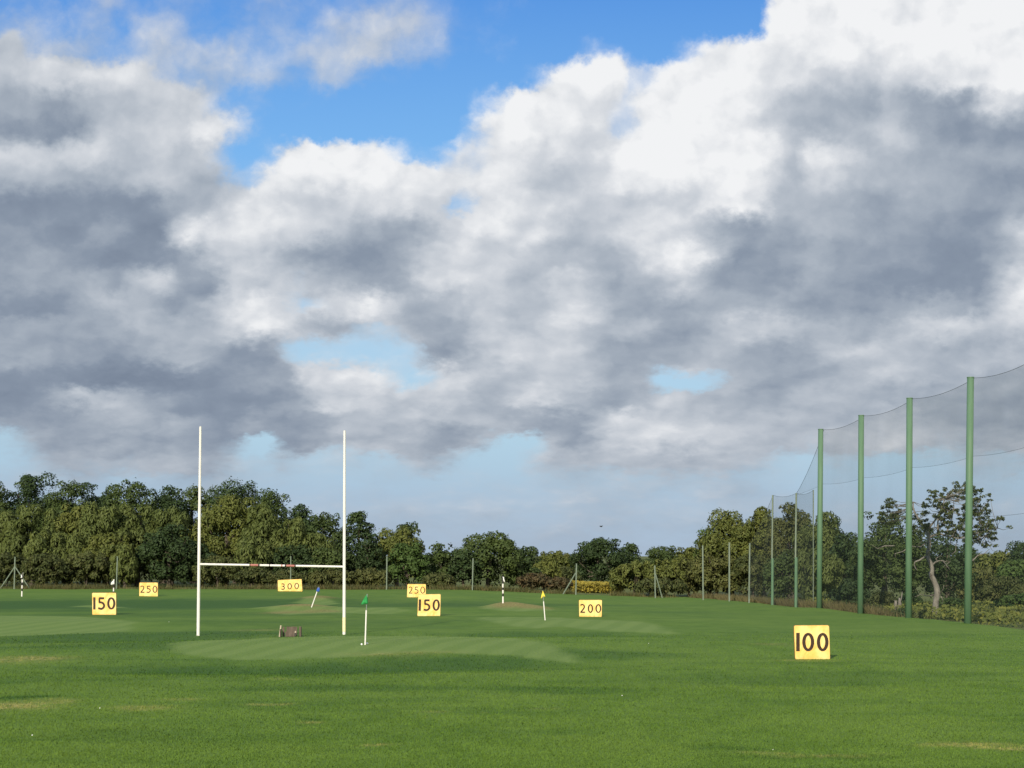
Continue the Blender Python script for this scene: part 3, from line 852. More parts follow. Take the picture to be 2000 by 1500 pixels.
STYLE = {  # material, lobe size, density, leaf size, aspect, upright, vertical stretch of lobes
    'oak': ('oak', .29, 30, .25, 1.15, 0.0, .80),
    'deep': ('deep', .29, 30, .25, 1.15, 0.0, .85),
    'willow': ('willow', .26, 30, .24, 2.0, .8, 1.45),
    'olive': ('olive', .28, 30, .24, 1.6, .4, 1.05),
    'brownish': ('brownish', .27, 30, .24, 1.6, .5, 1.15),
    'fresh': ('fresh', .28, 30, .25, 1.15, 0.0, .8),
    'bramble': ('bramble', .30, 34, .20, 1.3, .3, .8),
    'scrub': ('scrub', .30, 32, .21, 1.5, .4, .9),
}


def make_tree(kind, name, cat, label, px, top, hw, d, base=None, group=None, seed=0, trunk=True, dense=1.0, flat=1.0):
    """px centre column, top row, half width in photo pixels at distance d"""
    rng = np.random.default_rng(seed * 7919 + int(px * 13 + top))
    X = (px - 1000.0) / F * d
    g = float(ground_z(X, d)) if base is None else EYE - (base - HOR) / F * d
    H = EYE - (top - HOR) / F * d - g
    W = hw * (1.26 if d > 209 and px < 720 else 1.12 if d > 150 else 1.0) / F * d
    mat, lf, dens, ls, asp, up, vs = STYLE[kind]
    if d < 160:
        ls *= max(.55, d / 190.0)
    root = thing(name, label, cat, (X, d, g), group)
    is_bush = H < 1.2 * W * 1.2 and H < 4.5
    z0 = .0 if (is_bush or d > 150) else .08 * H
    cz = (H + z0) / 2; rz = (H - z0) / 2
    D = min(W, max(2.2, .8 * W))
    # lobes through the crown volume, more on the outside, uneven outline
    k = int(np.clip(66 * max(rz / W, W / rz, 1.0), 66, 150))
    lr = .82 * lf * min(W, rz) * rng.uniform(.50, 1.45, k)
    lr = np.maximum(lr, .35)
    rad = np.stack([lr, lr, lr * np.where(rng.random(k) < .5, vs, 1)], -1)
    dr = rng.normal(size=(k, 3)); dr /= np.linalg.norm(dr, axis=1)[:, None]
    rr = .25 + .75 * rng.random(k) ** .45
    c = dr * rr[:, None]
    # squarer than an ellipsoid low down, domed above
    low = c[:, 2] < .35
    hx = np.hypot(c[:, 0], c[:, 1]) + 1e-6
    grow = np.where(low, np.clip(.9 / hx, 1, 1.45) * .9 + .1, 1.0)
    c[:, 0] *= grow; c[:, 1] *= grow
    c = c * np.maximum(np.array([W, D, rz]) - rad * .8, .1)
    c[:, 2] += cz
    # a few lobes mark the top
    for q in range(4):
        c[q] = (rng.normal(0, .30) * W, rng.normal(0, .2) * D, H - rad[q, 2] * (1.0 + .22 * q))
    area = W * rz + D * rz + W * D
    n = int(np.clip(area * 125 * dense * (.34 / ls) ** 2, 3500, 22000))
    V = leaf_quads(c, rad, n, ls, asp, up, rng=rng)
    leaves('crown', V, M[mat], root, 0.0)
    tb = MB()
    if is_bush or not trunk:
        for q in range(5):
            a = rng.random() * 6.28
            e = (math.cos(a) * W * .45, math.sin(a) * D * .4, H * rng.uniform(.5, .8))
            tb.tube([(math.cos(a) * .12, math.sin(a) * .12, -.1), (e[0] * .4, e[1] * .4, e[2] * .55), e], [.05, .04, .015], 5)
        tb.build('stem', M['bark'], root)
    else:
        r0 = max(.14, .032 * H)
        lean = rng.normal(0, .04 * H, 2)
        tb.tube([(0, 0, -.2), (lean[0] * .2, lean[1] * .2, .2 * H), (lean[0] * .6, lean[1] * .6, .45 * H), (lean[0], lean[1], .8 * H)], [r0 * 1.25, r0, r0 * .7, r0 * .2], 8)
        for q in range(6):
            j = rng.integers(0, k)
            hb = rng.uniform(.18, .5) * H
            s0 = Vector((lean[0] * .5, lean[1] * .5, hb)); e = Vector(c[j])
            mid = s0.lerp(e, .5) + Vector((0, 0, -.06 * H))
            tb.tube([s0, mid, e], [r0 * .5, r0 * .34, r0 * .1], 6)
        tb.build('trunk', M['bark'], root)
    return root


T = []   # kind, name, category, centre px, top px, half width px, distance, label, options
def tree(*a, **k):
    T.append((a, k))


SKY_G = 'dark oaks along the top of the wood'
# back row of the wood
tree('oak', 'oak_tree', 'tree', -25, 936, 62, 218, 'dark oak at the far left end of the wood, cut by the picture edge')
tree('deep', 'oak_tree', 'tree', 58, 923, 56, 222, 'highest dark oak at the left end of the wood, with a tufted double top')
tree('oak', 'oak_tree', 'tree', 128, 938, 52, 219, 'dark oak crown next to the tufted high oak on the wood skyline')
tree('deep', 'oak_tree', 'tree', 190, 942, 50, 224, 'jagged topped dark oak on the wood skyline, above the leftmost distance board')
tree('oak', 'oak_tree', 'tree', 255, 936, 55, 218, 'dark oak on the wood skyline, above the left 250 board')
tree('deep', 'oak_tree', 'tree', 318, 947, 48, 222, 'flat topped dark oak on the wood skyline, just left of the left rugby upright')
tree('oak', 'oak_tree', 'tree', 378, 948, 42, 226, 'dark oak on the wood skyline, directly behind the left rugby upright')
tree('deep', 'oak_tree', 'tree', 462, 937, 66, 224, 'broad dark oak crown rising just right of the left rugby upright')
tree('oak', 'oak_tree', 'tree', 530, 962, 44, 220, 'dark oak on the sloping skyline, above the 300 board')
tree('deep', 'oak_tree', 'tree', 585, 984, 42, 216, 'dark oak lower on the sloping skyline, between the rugby uprights, above the blue flag')
tree('oak', 'oak_tree', 'tree', 632, 1000, 40, 212, 'mid green oak on the sloping skyline, left of the right rugby upright')
tree('deep', 'oak_tree', 'tree', 698, 998, 38, 206, 'very dark tall rounded tree right behind the right rugby upright')
tree('deep', 'oak_tree', 'tree', 792, 1019, 30, 226, 'small dark crown peeping over the pale olive tree right of the rugby posts')
# willows before them
tree('willow', 'willow_tree', 'tree', -10, 1000, 62, 206, 'olive willow at the left edge below the dark oaks')
tree('willow', 'willow_tree', 'tree', 62, 986, 58, 204, 'olive willow behind the braced fence post at far left')
tree('olive', 'willow_tree', 'tree', 135, 984, 56, 206, 'olive willow in the wood front, between the braced post and the left 150 board')
tree('willow', 'willow_tree', 'tree', 205, 980, 54, 203, 'plumed willow in the wood front behind the post with a blown white flag')
tree('willow', 'willow_tree', 'tree', 268, 984, 54, 206, 'plumed willow in the wood front, directly above the left 250 board')
tree('willow', 'willow_tree', 'tree', 335, 990, 50, 204, 'olive willow in the wood front, left of the left rugby upright')
tree('olive', 'willow_tree', 'tree', 440, 967, 64, 204, 'large pale plumed willow between the rugby uprights, nearest the left one')
tree('willow', 'willow_tree', 'tree', 512, 980, 38, 201, 'upright plumed willow between the rugby uprights, above the left end of the crossbar marks')
tree('willow', 'willow_tree', 'tree', 572, 1010, 42, 200, 'lower plumed willow between the rugby uprights, above the 300 board')
tree('willow', 'willow_tree', 'tree', 628, 1040, 34, 199, 'small willow beside the dark round tree, left of the right rugby upright')
tree('olive', 'willow_tree', 'tree', 775, 1027, 52, 206, 'pale olive rounded tree right of the rugby posts')
# shorter trees and bushes at the wood's edge
tree('scrub', 'thorn_bush', 'bush', 10, 1078, 46, 196, 'brown green bush behind the braced fence post at far left')
tree('scrub', 'thorn_bush', 'bush', 88, 1080, 44, 195, 'dull bush right of the braced fence post at far left')
tree('scrub', 'thorn_bush', 'bush', 168, 1075, 48, 197, 'brownish bush at the wood edge above the left 150 board')
tree('willow', 'willow_bush', 'bush', 110, 1035, 60, 200, 'tall olive bush halfway up the wood at far left')
tree('olive', 'willow_bush', 'bush', 210, 1040, 50, 200, 'tall olive bush halfway up the wood behind the fence post beside the left 150 board')
tree('deep', 'holly_tree', 'tree', 330, 1022, 58, 196, 'dark green round tree low in the wood, left of the left rugby upright')
tree('willow', 'thorn_bush', 'bush', 243, 1062, 26, 194, 'small olive green bush behind the fence post near the left 250 board')
tree('scrub', 'thorn_bush', 'bush', 425, 1085, 46, 195, 'olive bush under the crossbar, beside the left rugby upright')
tree('deep', 'thorn_bush', 'bush', 395, 1060, 30, 198, 'dark bush directly behind the left rugby upright')
tree('willow', 'willow_bush', 'bush', 490, 1045, 44, 197, 'olive bush behind the left part of the crossbar')
tree('scrub', 'thorn_bush', 'bush', 500, 1108, 40, 193, 'low olive bush just left of the 300 board')
tree('deep', 'thorn_bush', 'bush', 575, 1062, 46, 198, 'dark bush behind the right part of the crossbar')
tree('scrub', 'thorn_bush', 'bush', 560, 1112, 36, 192, 'low bush behind the 300 board')
tree('oak', 'thorn_bush', 'bush', 640, 1070, 36, 196, 'dark green bush left of the right rugby upright below the crossbar')
tree('brownish', 'thorn_bush', 'bush', 650, 1112, 50, 192, 'low brown green bush behind the blue flag')
tree('brownish', 'thorn_bush', 'bush', 722, 1108, 40, 192, 'low brown green bush right of the right rugby upright')
tree('deep', 'oak_tree', 'tree', 722, 1040, 26, 200, 'narrow dark tree between the right rugby upright and the pale olive tree')
tree('fresh', 'hazel_tree', 'tree', 795, 1058, 44, 194, 'bright green leafy tree behind the right 250 board')
tree('oak', 'oak_tree', 'tree', 858, 1060, 30, 197, 'dark oak between the bright green tree and the big round oak')
tree('scrub', 'thorn_bush', 'bush', 858, 1118, 32, 192, 'low dark green bush right of the paired 250 and 150 boards')
tree('oak', 'oak_tree', 'tree', 952, 1038, 66, 198, 'big round dark oak standing left of the striped pole')
tree('deep', 'oak_tree', 'tree', 905, 1075, 34, 195, 'dark low oak behind the lone fence post left of the striped pole')
tree('deep', 'oak_tree', 'tree', 1025, 1066, 34, 236, 'distant dark crown right of the big round oak')
tree('oak', 'oak_tree', 'tree', 1018, 1092, 36, 200, 'dark shaded tree behind the striped pole')
tree('olive', 'distant_tree', 'tree', 1082, 1076, 40, 262, 'low distant olive tree above the reddish bramble')
tree('brownish', 'distant_tree', 'tree', 1112, 1080, 34, 285, 'faint low distant tree in the lowest dip of the skyline')
tree('olive', 'willow_bush', 'bush', 1062, 1094, 32, 204, 'yellowish olive bush above the reddish bramble')
tree('bramble', 'bramble', 'bush', 1042, 1118, 34, 193, 'reddish brown bramble patch right of the striped pole')
tree('bramble', 'bramble', 'bush', 1092, 1126, 26, 192, 'lower reddish bramble beside the braced post near the yellow flowers')
tree('scrub', 'thorn_bush', 'bush', 1108, 1106, 28, 210, 'brown green bush behind the braced post near the yellow flowers')
tree('deep', 'oak_tree', 'tree', 1168, 1050, 54, 235, 'dark open crowned oak above the yellow flowers', trunk=True)
tree('deep', 'oak_tree', 'tree', 1228, 1060, 28, 240, 'smaller dark oak joined to the right side of the oak above the yellow flowers')
tree('oak', 'distant_tree', 'tree', 1300, 1066, 52, 262, 'distant low mid green tree left of the tall right hand willows')
tree('olive', 'distant_tree', 'tree', 1350, 1068, 40, 250, 'distant olive tree touching the left of the tall right hand willows')
tree('olive', 'willow_bush', 'bush', 1238, 1095, 46, 197, 'bright olive rounded bush just right of the yellow flowers')
tree('olive', 'willow_bush', 'bush', 1300, 1092, 42, 199, 'olive bush behind the braced post left of the tall right hand willows')
tree('brownish', 'willow_bush', 'bush', 1345, 1090, 44, 200, 'brownish olive bush left of the three bare fence posts')
tree('scrub', 'thorn_bush', 'bush', 1290, 1128, 50, 193, 'low scrubby bush at the foot of the braced post before the olive bushes')
tree('olive', 'willow_tree', 'tree', 1428, 994, 66, 204, 'tall yellow green willow, leftmost of the right hand clump')
tree('fresh', 'willow_tree', 'tree', 1385, 1032, 32, 205, 'small green tree on the left shoulder of the right hand clump')
tree('brownish', 'willow_tree', 'tree', 1545, 982, 48, 196, 'brownish tall willow behind the two stepped poles')
tree('olive', 'willow_tree', 'tree', 1490, 990, 48, 203, 'olive willow between the yellow green and the brownish ones')
tree('willow', 'willow_tree', 'tree', 1600, 1000, 50, 190, 'olive green willow behind the farthest tall green pole')
tree('brownish', 'willow_bush', 'bush', 1400, 1078, 52, 197, 'brown olive bush behind the three bare fence posts')
tree('scrub', 'willow_bush', 'bush', 1470, 1080, 46, 196, 'scrubby dark olive bush right of the three bare fence posts')
tree('oak', 'thorn_bush', 'bush', 1535, 1072, 44, 178, 'dark green bush behind the foot of the stepped poles')
tree('willow', 'willow_bush', 'bush', 1600, 1066, 50, 165, 'olive green bush behind the foot of the farthest tall green pole')
tree('deep', 'oak_tree', 'tree', 1628, 1008, 34, 205, 'dark oak peeping out right of the farthest tall green pole')
tree('deep', 'oak_tree', 'tree', 1655, 1040, 38, 170, 'dark leafy oak between the two farthest tall green poles')
tree('oak', 'oak_tree', 'tree', 1728, 998, 50, 150, 'leafy dark oak behind and between the second and third tall green poles', dense=.85)
tree('oak', 'oak_tree', 'tree', 1690, 1050, 42, 146, 'lower dark oak behind the second tall green pole from the left')
tree('deep', 'oak_tree', 'tree', 1850, 1036, 66, 146, 'shaded dark oak mass behind the half bare oak')
tree('oak', 'oak_tree', 'tree', 1775, 1026, 46, 140, 'dark oak behind the third tall green pole from the left')
tree('deep', 'thorn_bush', 'bush', 1660, 1130, 46, 136, 'dark undergrowth bush between the two farthest tall green poles', base=1215)
tree('scrub', 'thorn_bush', 'bush', 1725, 1150, 34, 128, 'dull scrub bush at the foot of the dark oaks beside the small stump', base=1218)
tree('olive', 'thorn_bush', 'bush', 1942, 1073, 50, 170, 'olive tree in the hedge right of the nearest tall pole')
tree('brownish', 'thorn_bush', 'bush', 1905, 1105, 44, 160, 'brown green bush in the hedge behind the nearest tall pole')
tree('deep', 'distant_tree', 'tree', 1992, 1056, 30, 240, 'dark distant tree at the right edge of the picture')
tree('oak', 'distant_tree', 'tree', 2030, 1070, 40, 215, 'dark tree just beyond the right edge behind the hedge')
tree('fresh', 'thorn_bush', 'bush', 1985, 1092, 44, 165, 'mid green hedge bush at the right edge')
tree('scrub', 'thorn_bush', 'bush', 1960, 1125, 60, 150, 'brownish low hedge bush right of the nearest tall pole')
tree('fresh', 'bramble', 'bush', 1772, 1156, 34, 130, 'yellow green bramble mound left of the half bare oak trunk', base=1222)
tree('fresh', 'bramble', 'bush', 1858, 1166, 46, 124, 'green bramble bank right of the half bare oak trunk', base=1226)
tree('scrub', 'bramble', 'bush', 1700, 1180, 34, 119, 'dark brown bramble at the field edge right of the second farthest tall pole', base=1216)
tree('deep', 'bramble', 'bush', 1765, 1188, 30, 116, 'dark bramble hollow at the field edge beside the pale stump', base=1220)
tree('scrub', 'bramble', 'bush', 1802, 1192, 28, 113, 'dark brown bramble at the field edge left of the half bare oak trunk', base=1226)
tree('deep', 'bramble', 'bush', 1866, 1193, 34, 109, 'dark low bramble at the field edge right of the half bare oak trunk', base=1232)
tree('scrub', 'bramble', 'bush', 1930, 1192, 42, 106, 'brown bramble bank at the field edge right of the nearest tall pole', base=1236)
tree('scrub', 'bramble', 'bush', 1992, 1188, 38, 104, 'brown bramble bank at the right edge of the picture along the field', base=1238)
tree('fresh', 'bramble', 'bush', 1985, 1158, 52, 128, 'yellow green weedy bank at the right edge beyond the net', base=1222)
for i, (a, k) in enumerate(T):
    kind, name, cat, px, top, hw, d, label = a
    make_tree(kind, name, cat, label, px, top, hw, d, seed=i, **k)


def meadow(name, mat, n, fx, fy, h, size, label, cat):
    """weedy flowering cover: small leaf faces standing at random heights"""
    x = fx(RNG.random(n)); y = fy(RNG.random(n))
    z = ground_z(x, y)
    c = np.stack([x, y, z], -1)
    hh = h * RNG.random(n) ** .6 * (.65 + .7 * (VA(x * .6, y * .4) + .5) if h < 1 else .95 + .12 * VB(x * 1.5, y))
    c[:, 2] += hh
    nor = RNG.normal(size=(n, 3)); nor[:, 2] = np.abs(nor[:, 2]) + .5; nor[:, 1] -= .8
    nor /= np.linalg.norm(nor, axis=1)[:, None]
    a = np.cross(nor, RNG.normal(size=(n, 3))); a /= np.linalg.norm(a, axis=1)[:, None]
    b = np.cross(nor, a)
    s = size * RNG.uniform(.5, 1.4, n)[:, None]
    V = np.stack([c - a * s, c + b * s * .7, c + a * s, c - b * s * .7], 1).reshape(-1, 3)
    return tag(mesh_obj(name, V, quads(V), mat), label, cat, None, 'stuff')


meadow('yellow_flowers', M['flower'], 9000, lambda r: 7.3 + 6.2 * r, lambda r: 198.5 + 9 * r, 1.32, .12,
       'block of golden yellow flowers seen through the gap beside the braced fence post', 'flowers')
meadow('meadow_weeds', M['meadow'], 36000, lambda r: 27.5 + 30 * r, lambda r: 95 + 63 * r, .72, .11,
       'yellow green flowering weeds on the rough ground beyond the tall net', 'weeds')

# ------------------------------------------------------------------ the half bare oak
def half_bare_oak():
    d0 = 116.0
    base = at(1827, 1214, d0)
    base.z = float(ground_z(base.x, d0))
    root = thing('half_bare_oak', 'half bare old oak with pale trunk and thin crown, between the two nearest tall poles', 'tree', base)
    rng = np.random.default_rng(5)
    S = d0 / F

    def P(px, py, dy=0.0):
        return at(px, py, d0) - base + Vector((0, dy, 0))
    tr = MB()
    tr.tube([P(1827, 1222), P(1827, 1208), P(1827, 1190), P(1828, 1172), P(1831, 1158), P(1829, 1146), P(1824, 1134), P(1818, 1122), P(1816, 1117)],
            [11.5 * S, 8.6 * S, 6.3 * S, 5.6 * S, 6.2 * S, 5.6 * S, 5.2 * S, 4.8 * S, 2.6 * S], 10)
    tr.build('trunk', M['pale_bark'], root, smooth=True)
    lb = MB()
    ends = []

    def limb(pts, r0, r1, dy=0.0, tip=True):
        n = len(pts)
        q = []
        for i, (x, y) in enumerate(pts):
            q.append(P(x + rng.normal(0, .6), y + rng.normal(0, .6), dy * i / max(1, n - 1)))
        lb.tube(q, [(r0 + (r1 - r0) * i / max(1, n - 1)) * S for i in range(n)], 6)
        if tip:
            ends.extend(q[1:])
        return q
    # main leader and its forks
    limb([(1823, 1136), (1820, 1122), (1820, 1110), (1818, 1100), (1813, 1091), (1811, 1086)], 4.6, 3.8, 0, False)
    limb([(1811, 1086), (1813, 1075), (1816, 1063), (1814, 1052), (1814, 1044), (1811, 1036)], 3.6, 3.0, 0, False)
    limb([(1811, 1036), (1803, 1024), (1795, 1012), (1789, 1000), (1786, 990), (1788, 980)], 2.6, 1.0, .5)
    limb([(1812, 1040), (1816, 1028), (1822, 1018), (1830, 1006), (1838, 992), (1838, 976)], 2.4, .8, -.8)
    limb([(1833, 1045), (1832, 1030), (1834, 1014), (1840, 1000), (1848, 985), (1858, 968)], 2.0, .6, .8)
    limb([(1814, 1050), (1822, 1046), (1834, 1043), (1846, 1047), (1858, 1050), (1870, 1052), (1884, 1050)], 2.2, .9, -.6)
    limb([(1858, 1050), (1868, 1038), (1880, 1024), (1894, 1012), (1908, 1004), (1922, 1000)], 1.7, .5, 1.2)
    limb([(1870, 1052), (1886, 1046), (1904, 1040), (1920, 1038), (1940, 1032)], 1.5, .4, -1.2)
    limb([(1846, 1047), (1856, 1030), (1866, 1010), (1872, 990), (1874, 968)], 1.7, .5, 1.6)
    limb([(1884, 1050), (1900, 1050), (1916, 1050), (1930, 1046)], 1.1, .4, .4)
    # bare crooked dead branches
    for pts, a, b in [
        ([(1811, 1086), (1803, 1089), (1795, 1093), (1787, 1097), (1784, 1103), (1787, 1110), (1789, 1114)], 2.0, .6),
        ([(1820, 1104), (1826, 1098), (1834, 1094), (1842, 1095), (1846, 1098), (1850, 1094)], 1.9, .5),
        ([(1830, 1096), (1829, 1090), (1838, 1086), (1844, 1090)], 1.1, .4),
        ([(1842, 1096), (1845, 1105), (1848, 1112)], 1.0, .3),
        ([(1844, 1106), (1850, 1100), (1856, 1096)], .9, .3),
        ([(1814, 1058), (1800, 1066), (1790, 1069), (1782, 1066)], 1.4, .5),
        ([(1790, 1068), (1794, 1060), (1798, 1055), (1792, 1048)], .9, .3),
        ([(1784, 1065), (1772, 1072), (1762, 1077), (1746, 1081), (1748, 1089)], 1.2, .4),
        ([(1746, 1066), (1728, 1067), (1714, 1072), (1704, 1064)], 1.1, .3),
        ([(1884, 1102), (1900, 1094), (1910, 1085), (1922, 1080), (1932, 1072)], 1.5, .5),
        ([(1900, 1092), (1906, 1100), (1910, 1110)], .9, .3),
        ([(1858, 1082), (1866, 1076), (1868, 1068), (1866, 1062)], 1.0, .4),
        ([(1836, 1160), (1841, 1150), (1840, 1142)], 1.1, .4),
        ([(1838, 1165), (1843, 1172), (1840, 1182)], .9, .3),
        ([(1826, 1162), (1812, 1164), (1798, 1162), (1786, 1166)], 1.1, .4),
        ([(1806, 1163), (1806, 1155), (1804, 1149)], .7, .3),
        ([(1920, 1048), (1930, 1062), (1940, 1074), (1952, 1080)], .6, .2),
        ([(1925, 1056), (1938, 1058), (1950, 1056)], .5, .2),
    ]:
        limb(pts, a * 1.05, b, rng.normal(0, .5), False)
    # clumps of leaves on twigs, thin at the top
    cl = []
    tries = 0
    while len(cl) < 215 and tries < 8000:
        tries += 1
        px = rng.uniform(1782, 1950); py = rng.uniform(944, 1066)
        ex = (px - 1868) / 80.0; ey = (py - 1034) / 90.0
        if ex * ex + ey * ey > 1 or (py > 1046 and px < 1880) or (py > 1020 and px < 1850 and rng.random() < .4):
            continue
        if ((px - 1812) / 17) ** 2 + ((py - 1004) / 12) ** 2 < 1 and rng.random() < .9:
            continue
        if ((px - 1848) / 10) ** 2 + ((py - 962) / 22) ** 2 < 1 and rng.random() < .6:
            continue
        if any((px - a) ** 2 + (py - b) ** 2 < 30 for a, b, _ in cl):
            continue
        cl.append((px, py, rng.normal(0, 1.3)))
    for _ in range(26):
        cl.append((rng.uniform(1732, 1772), rng.uniform(972, 1022), rng.normal(2, .8)))
    Q = []
    for px, py, dy in cl:
        p = P(px, py, dy)
        near = min(ends, key=lambda e: (e - p).length)
        if (near - p).length < 5:
            mid = near.lerp(p, .5) + Vector((rng.normal(0, .1), rng.normal(0, .1), -.12))
            lb.tube([near, mid, p], [.024, .017, .008], 5)
        m = int(rng.integers(3, 6))
        for _ in range(m):
            Q.append((p.x + rng.normal(0, .10), p.y + rng.normal(0, .14), p.z + rng.normal(0, .06)))
    lb.build('branches', M['pale_bark'], root, smooth=True)
    Q = np.array(Q)
    rad = np.stack([RNG.uniform(.09, .17, len(Q))] * 2 + [RNG.uniform(.07, .13, len(Q))], -1)
    V = leaf_quads(Q, rad, 15000, .11, 1.2, 0.0, jit=.8, rng=rng, shell=.2)
    leaves('crown', V, M['greyleaf'], root)


half_bare_oak()


def small_stump():
    p = at(1753, 1206, 121.0)
    p.z = float(ground_z(p.x, p.y))
    root = thing('tree_stump', 'short pale broken tree stump at the field edge between the second and third tall poles', 'stump', p)
    b = MB()
    b.tube([(-.12, 0, -.3), (-.10, 0, .3), (-.14, .02, .75), (-.10, .02, 1.05)], [.20, .15, .13, .07], 9)
    b.tube([(.10, .02, -.3), (.12, 0, .35), (.17, 0, .85), (.14, .03, 1.25)], [.22, .17, .13, .05], 9)
    b.build('trunk', M['pale_bark'], root, smooth=True)
    b = MB()
    b.tube([(.15, 0, .8), (.3, .05, 1.25), (.36, .05, 1.7)], [.06, .05, .02], 6)
    b.tube([(-.12, 0, .7), (-.25, -.03, 1.1)], [.05, .02], 6)
    b.build('branch', M['pale_bark'], root, smooth=True)


small_stump()

# ------------------------------------------------------------------ rugby posts
def rugby_posts():
    dl = on_ground(387, 1238); dr = on_ground(672, 1242)
    d = (dl.y + dr.y) / 2
    Lb, Lt = at(387, 1238, d), at(391.5, 833, d)
    Rb, Rt = at(672, 1242, d + .3), at(673, 841, d + .3)
    Lb.z = float(ground_z(Lb.x, Lb.y)); Rb.z = float(ground_z(Rb.x, Rb.y))
    o = (Lb + Rb) / 2
    root = thing('rugby_posts', 'tall white H shaped rugby posts with red bands on the crossbar', 'goal posts', o)
    for b_, t_ in ((Lb, Lt), (Rb, Rt)):
        m = MB()
        q = [b_ - o - Vector((0, 0, .15)), b_.lerp(t_, .5) - o, t_ - o]
        m.tube(q, [.076, .069, .052], 14)
        up = m.build('upright', M['white'], root, smooth=False)
        if b_ is Rb:
            m2 = MB()
            m2.tube([b_.lerp(t_, .015) - o, b_.lerp(t_, .085) - o], .080, 14)
            w = m2.build('yellow_wrap', M['yellow_paint'], up)
            w['label'] = 'faded yellow wrap low on the upright'
    a = at(390, 1102, d) - o; c = at(674, 1107, d + .3) - o
    m = MB(); m.tube([a, c], .052, 12)
    bar = m.build('crossbar', M['white'], root)
    for x0, x1, mt, nm in [(487, 489, 'dark', 'black_band'), (489, 504, 'red_tape', 'red_band'), (504, 507, 'dark', 'black_band'),
                       (525.5, 527, 'dark', 'black_band'), (549, 551.5, 'red_tape', 'red_band'), (556, 559, 'dark', 'black_band'), (559, 575, 'red_tape', 'red_band'), (575, 577.5, 'dark', 'black_band')]:
        m = MB()
        m.tube([a.lerp(c, (x0 - 390) / 284), a.lerp(c, (x1 - 390) / 284)], 0.056 if mt == 'red_tape' else .058, 12)
        m.build(nm, M[mt], bar)


rugby_posts()

# ------------------------------------------------------------------ distance boards
def arc(cx, cy, rx, ry, a0, a1, n=22):
    return [(cx + rx * math.cos(math.radians(a0 + (a1 - a0) * i / n)), cy + ry * math.sin(math.radians(a0 + (a1 - a0) * i / n))) for i in range(n + 1)]


def stroke(pts, w, closed=False):
    """flat band of width w along a polyline -> quads in 2D"""
    P_ = [Vector((x, y)) for x, y in pts]
    n = len(P_)
    L, R = [], []
    for i in range(n):
        if closed:
            t = P_[(i + 1) % n] - P_[i - 1]
        else:
            t = P_[min(i + 1, n - 1)] - P_[max(i - 1, 0)]
        t.normalize()
        nn = Vector((-t.y, t.x))
        ww = w[i] if hasattr(w, '__len__') else w
        L.append(P_[i] + nn * ww / 2); R.append(P_[i] - nn * ww / 2)
    qs = []
    for i in range(n if closed else n - 1):
        j = (i + 1) % n
        qs.append((R[i], R[j], L[j], L[i]))
    return qs


def digit(ch, w=.62, t=.15):
    """strokes of a humanist numeral in a box w x 1"""
    if ch == '1':
        return stroke([(w / 2, 0), (w / 2, 1)], t * 1.12)
    if ch == '0':
        pts = arc(w / 2, .5, w / 2 - t * .5, .5 - t * .42, 90, 450, 40)[:-1]
        ww = [t * (0.82 + .25 * abs(math.cos(2 * math.pi * i / 40 + math.pi / 2))) for i in range(40)]
        return stroke(pts, ww, True)
    if ch == '5':
        q = stroke([(w * .88, 1 - t / 2), (w * .20, 1 - t / 2)], t)
        q += stroke([(w * .24, 1 - t * .2), (w * .22, .56)], t * .85)
        q += stroke([(w * .17, .575)] + arc(w * .36, .315, w * .52, .27, 95, -75, 22) + [(w * .36, t * .42), (w * .05, t * .65)], t)
        return q
    if ch == '2':
        return stroke([(w * .10, .86)] + arc(w * .44, .70, w * .38, .255, 125, -28, 18) + [(w * .62, .42), (w * .20, .10)], t) + stroke([(w * .08, t / 2), (w * .95, t / 2)], t)
    if ch == '3':
        q = stroke([(w * .12, .90)] + arc(w * .40, .735, w * .36, .215, 110, -90, 18) + [(w * .30, .52)], t)
        q += stroke([(w * .34, .535)] + arc(w * .40, .28, w * .42, .24, 90, -95, 18) + [(w * .05, .10)], t)
        return q
    return []


def rounded(pts, r, n=5):
    """round the corners of a polygon"""
    out = []
    k = len(pts)
    for i in range(k):
        p = Vector(pts[i]); a = (Vector(pts[i - 1]) - p).normalized(); b = (Vector(pts[(i + 1) % k]) - p).normalized()
        s, e = p + a * r, p + b * r
        for j in range(n + 1):
            t = j / n
            out.append(((1 - t) ** 2 * s + 2 * t * (1 - t) * p + t * t * e)[:])
    return out


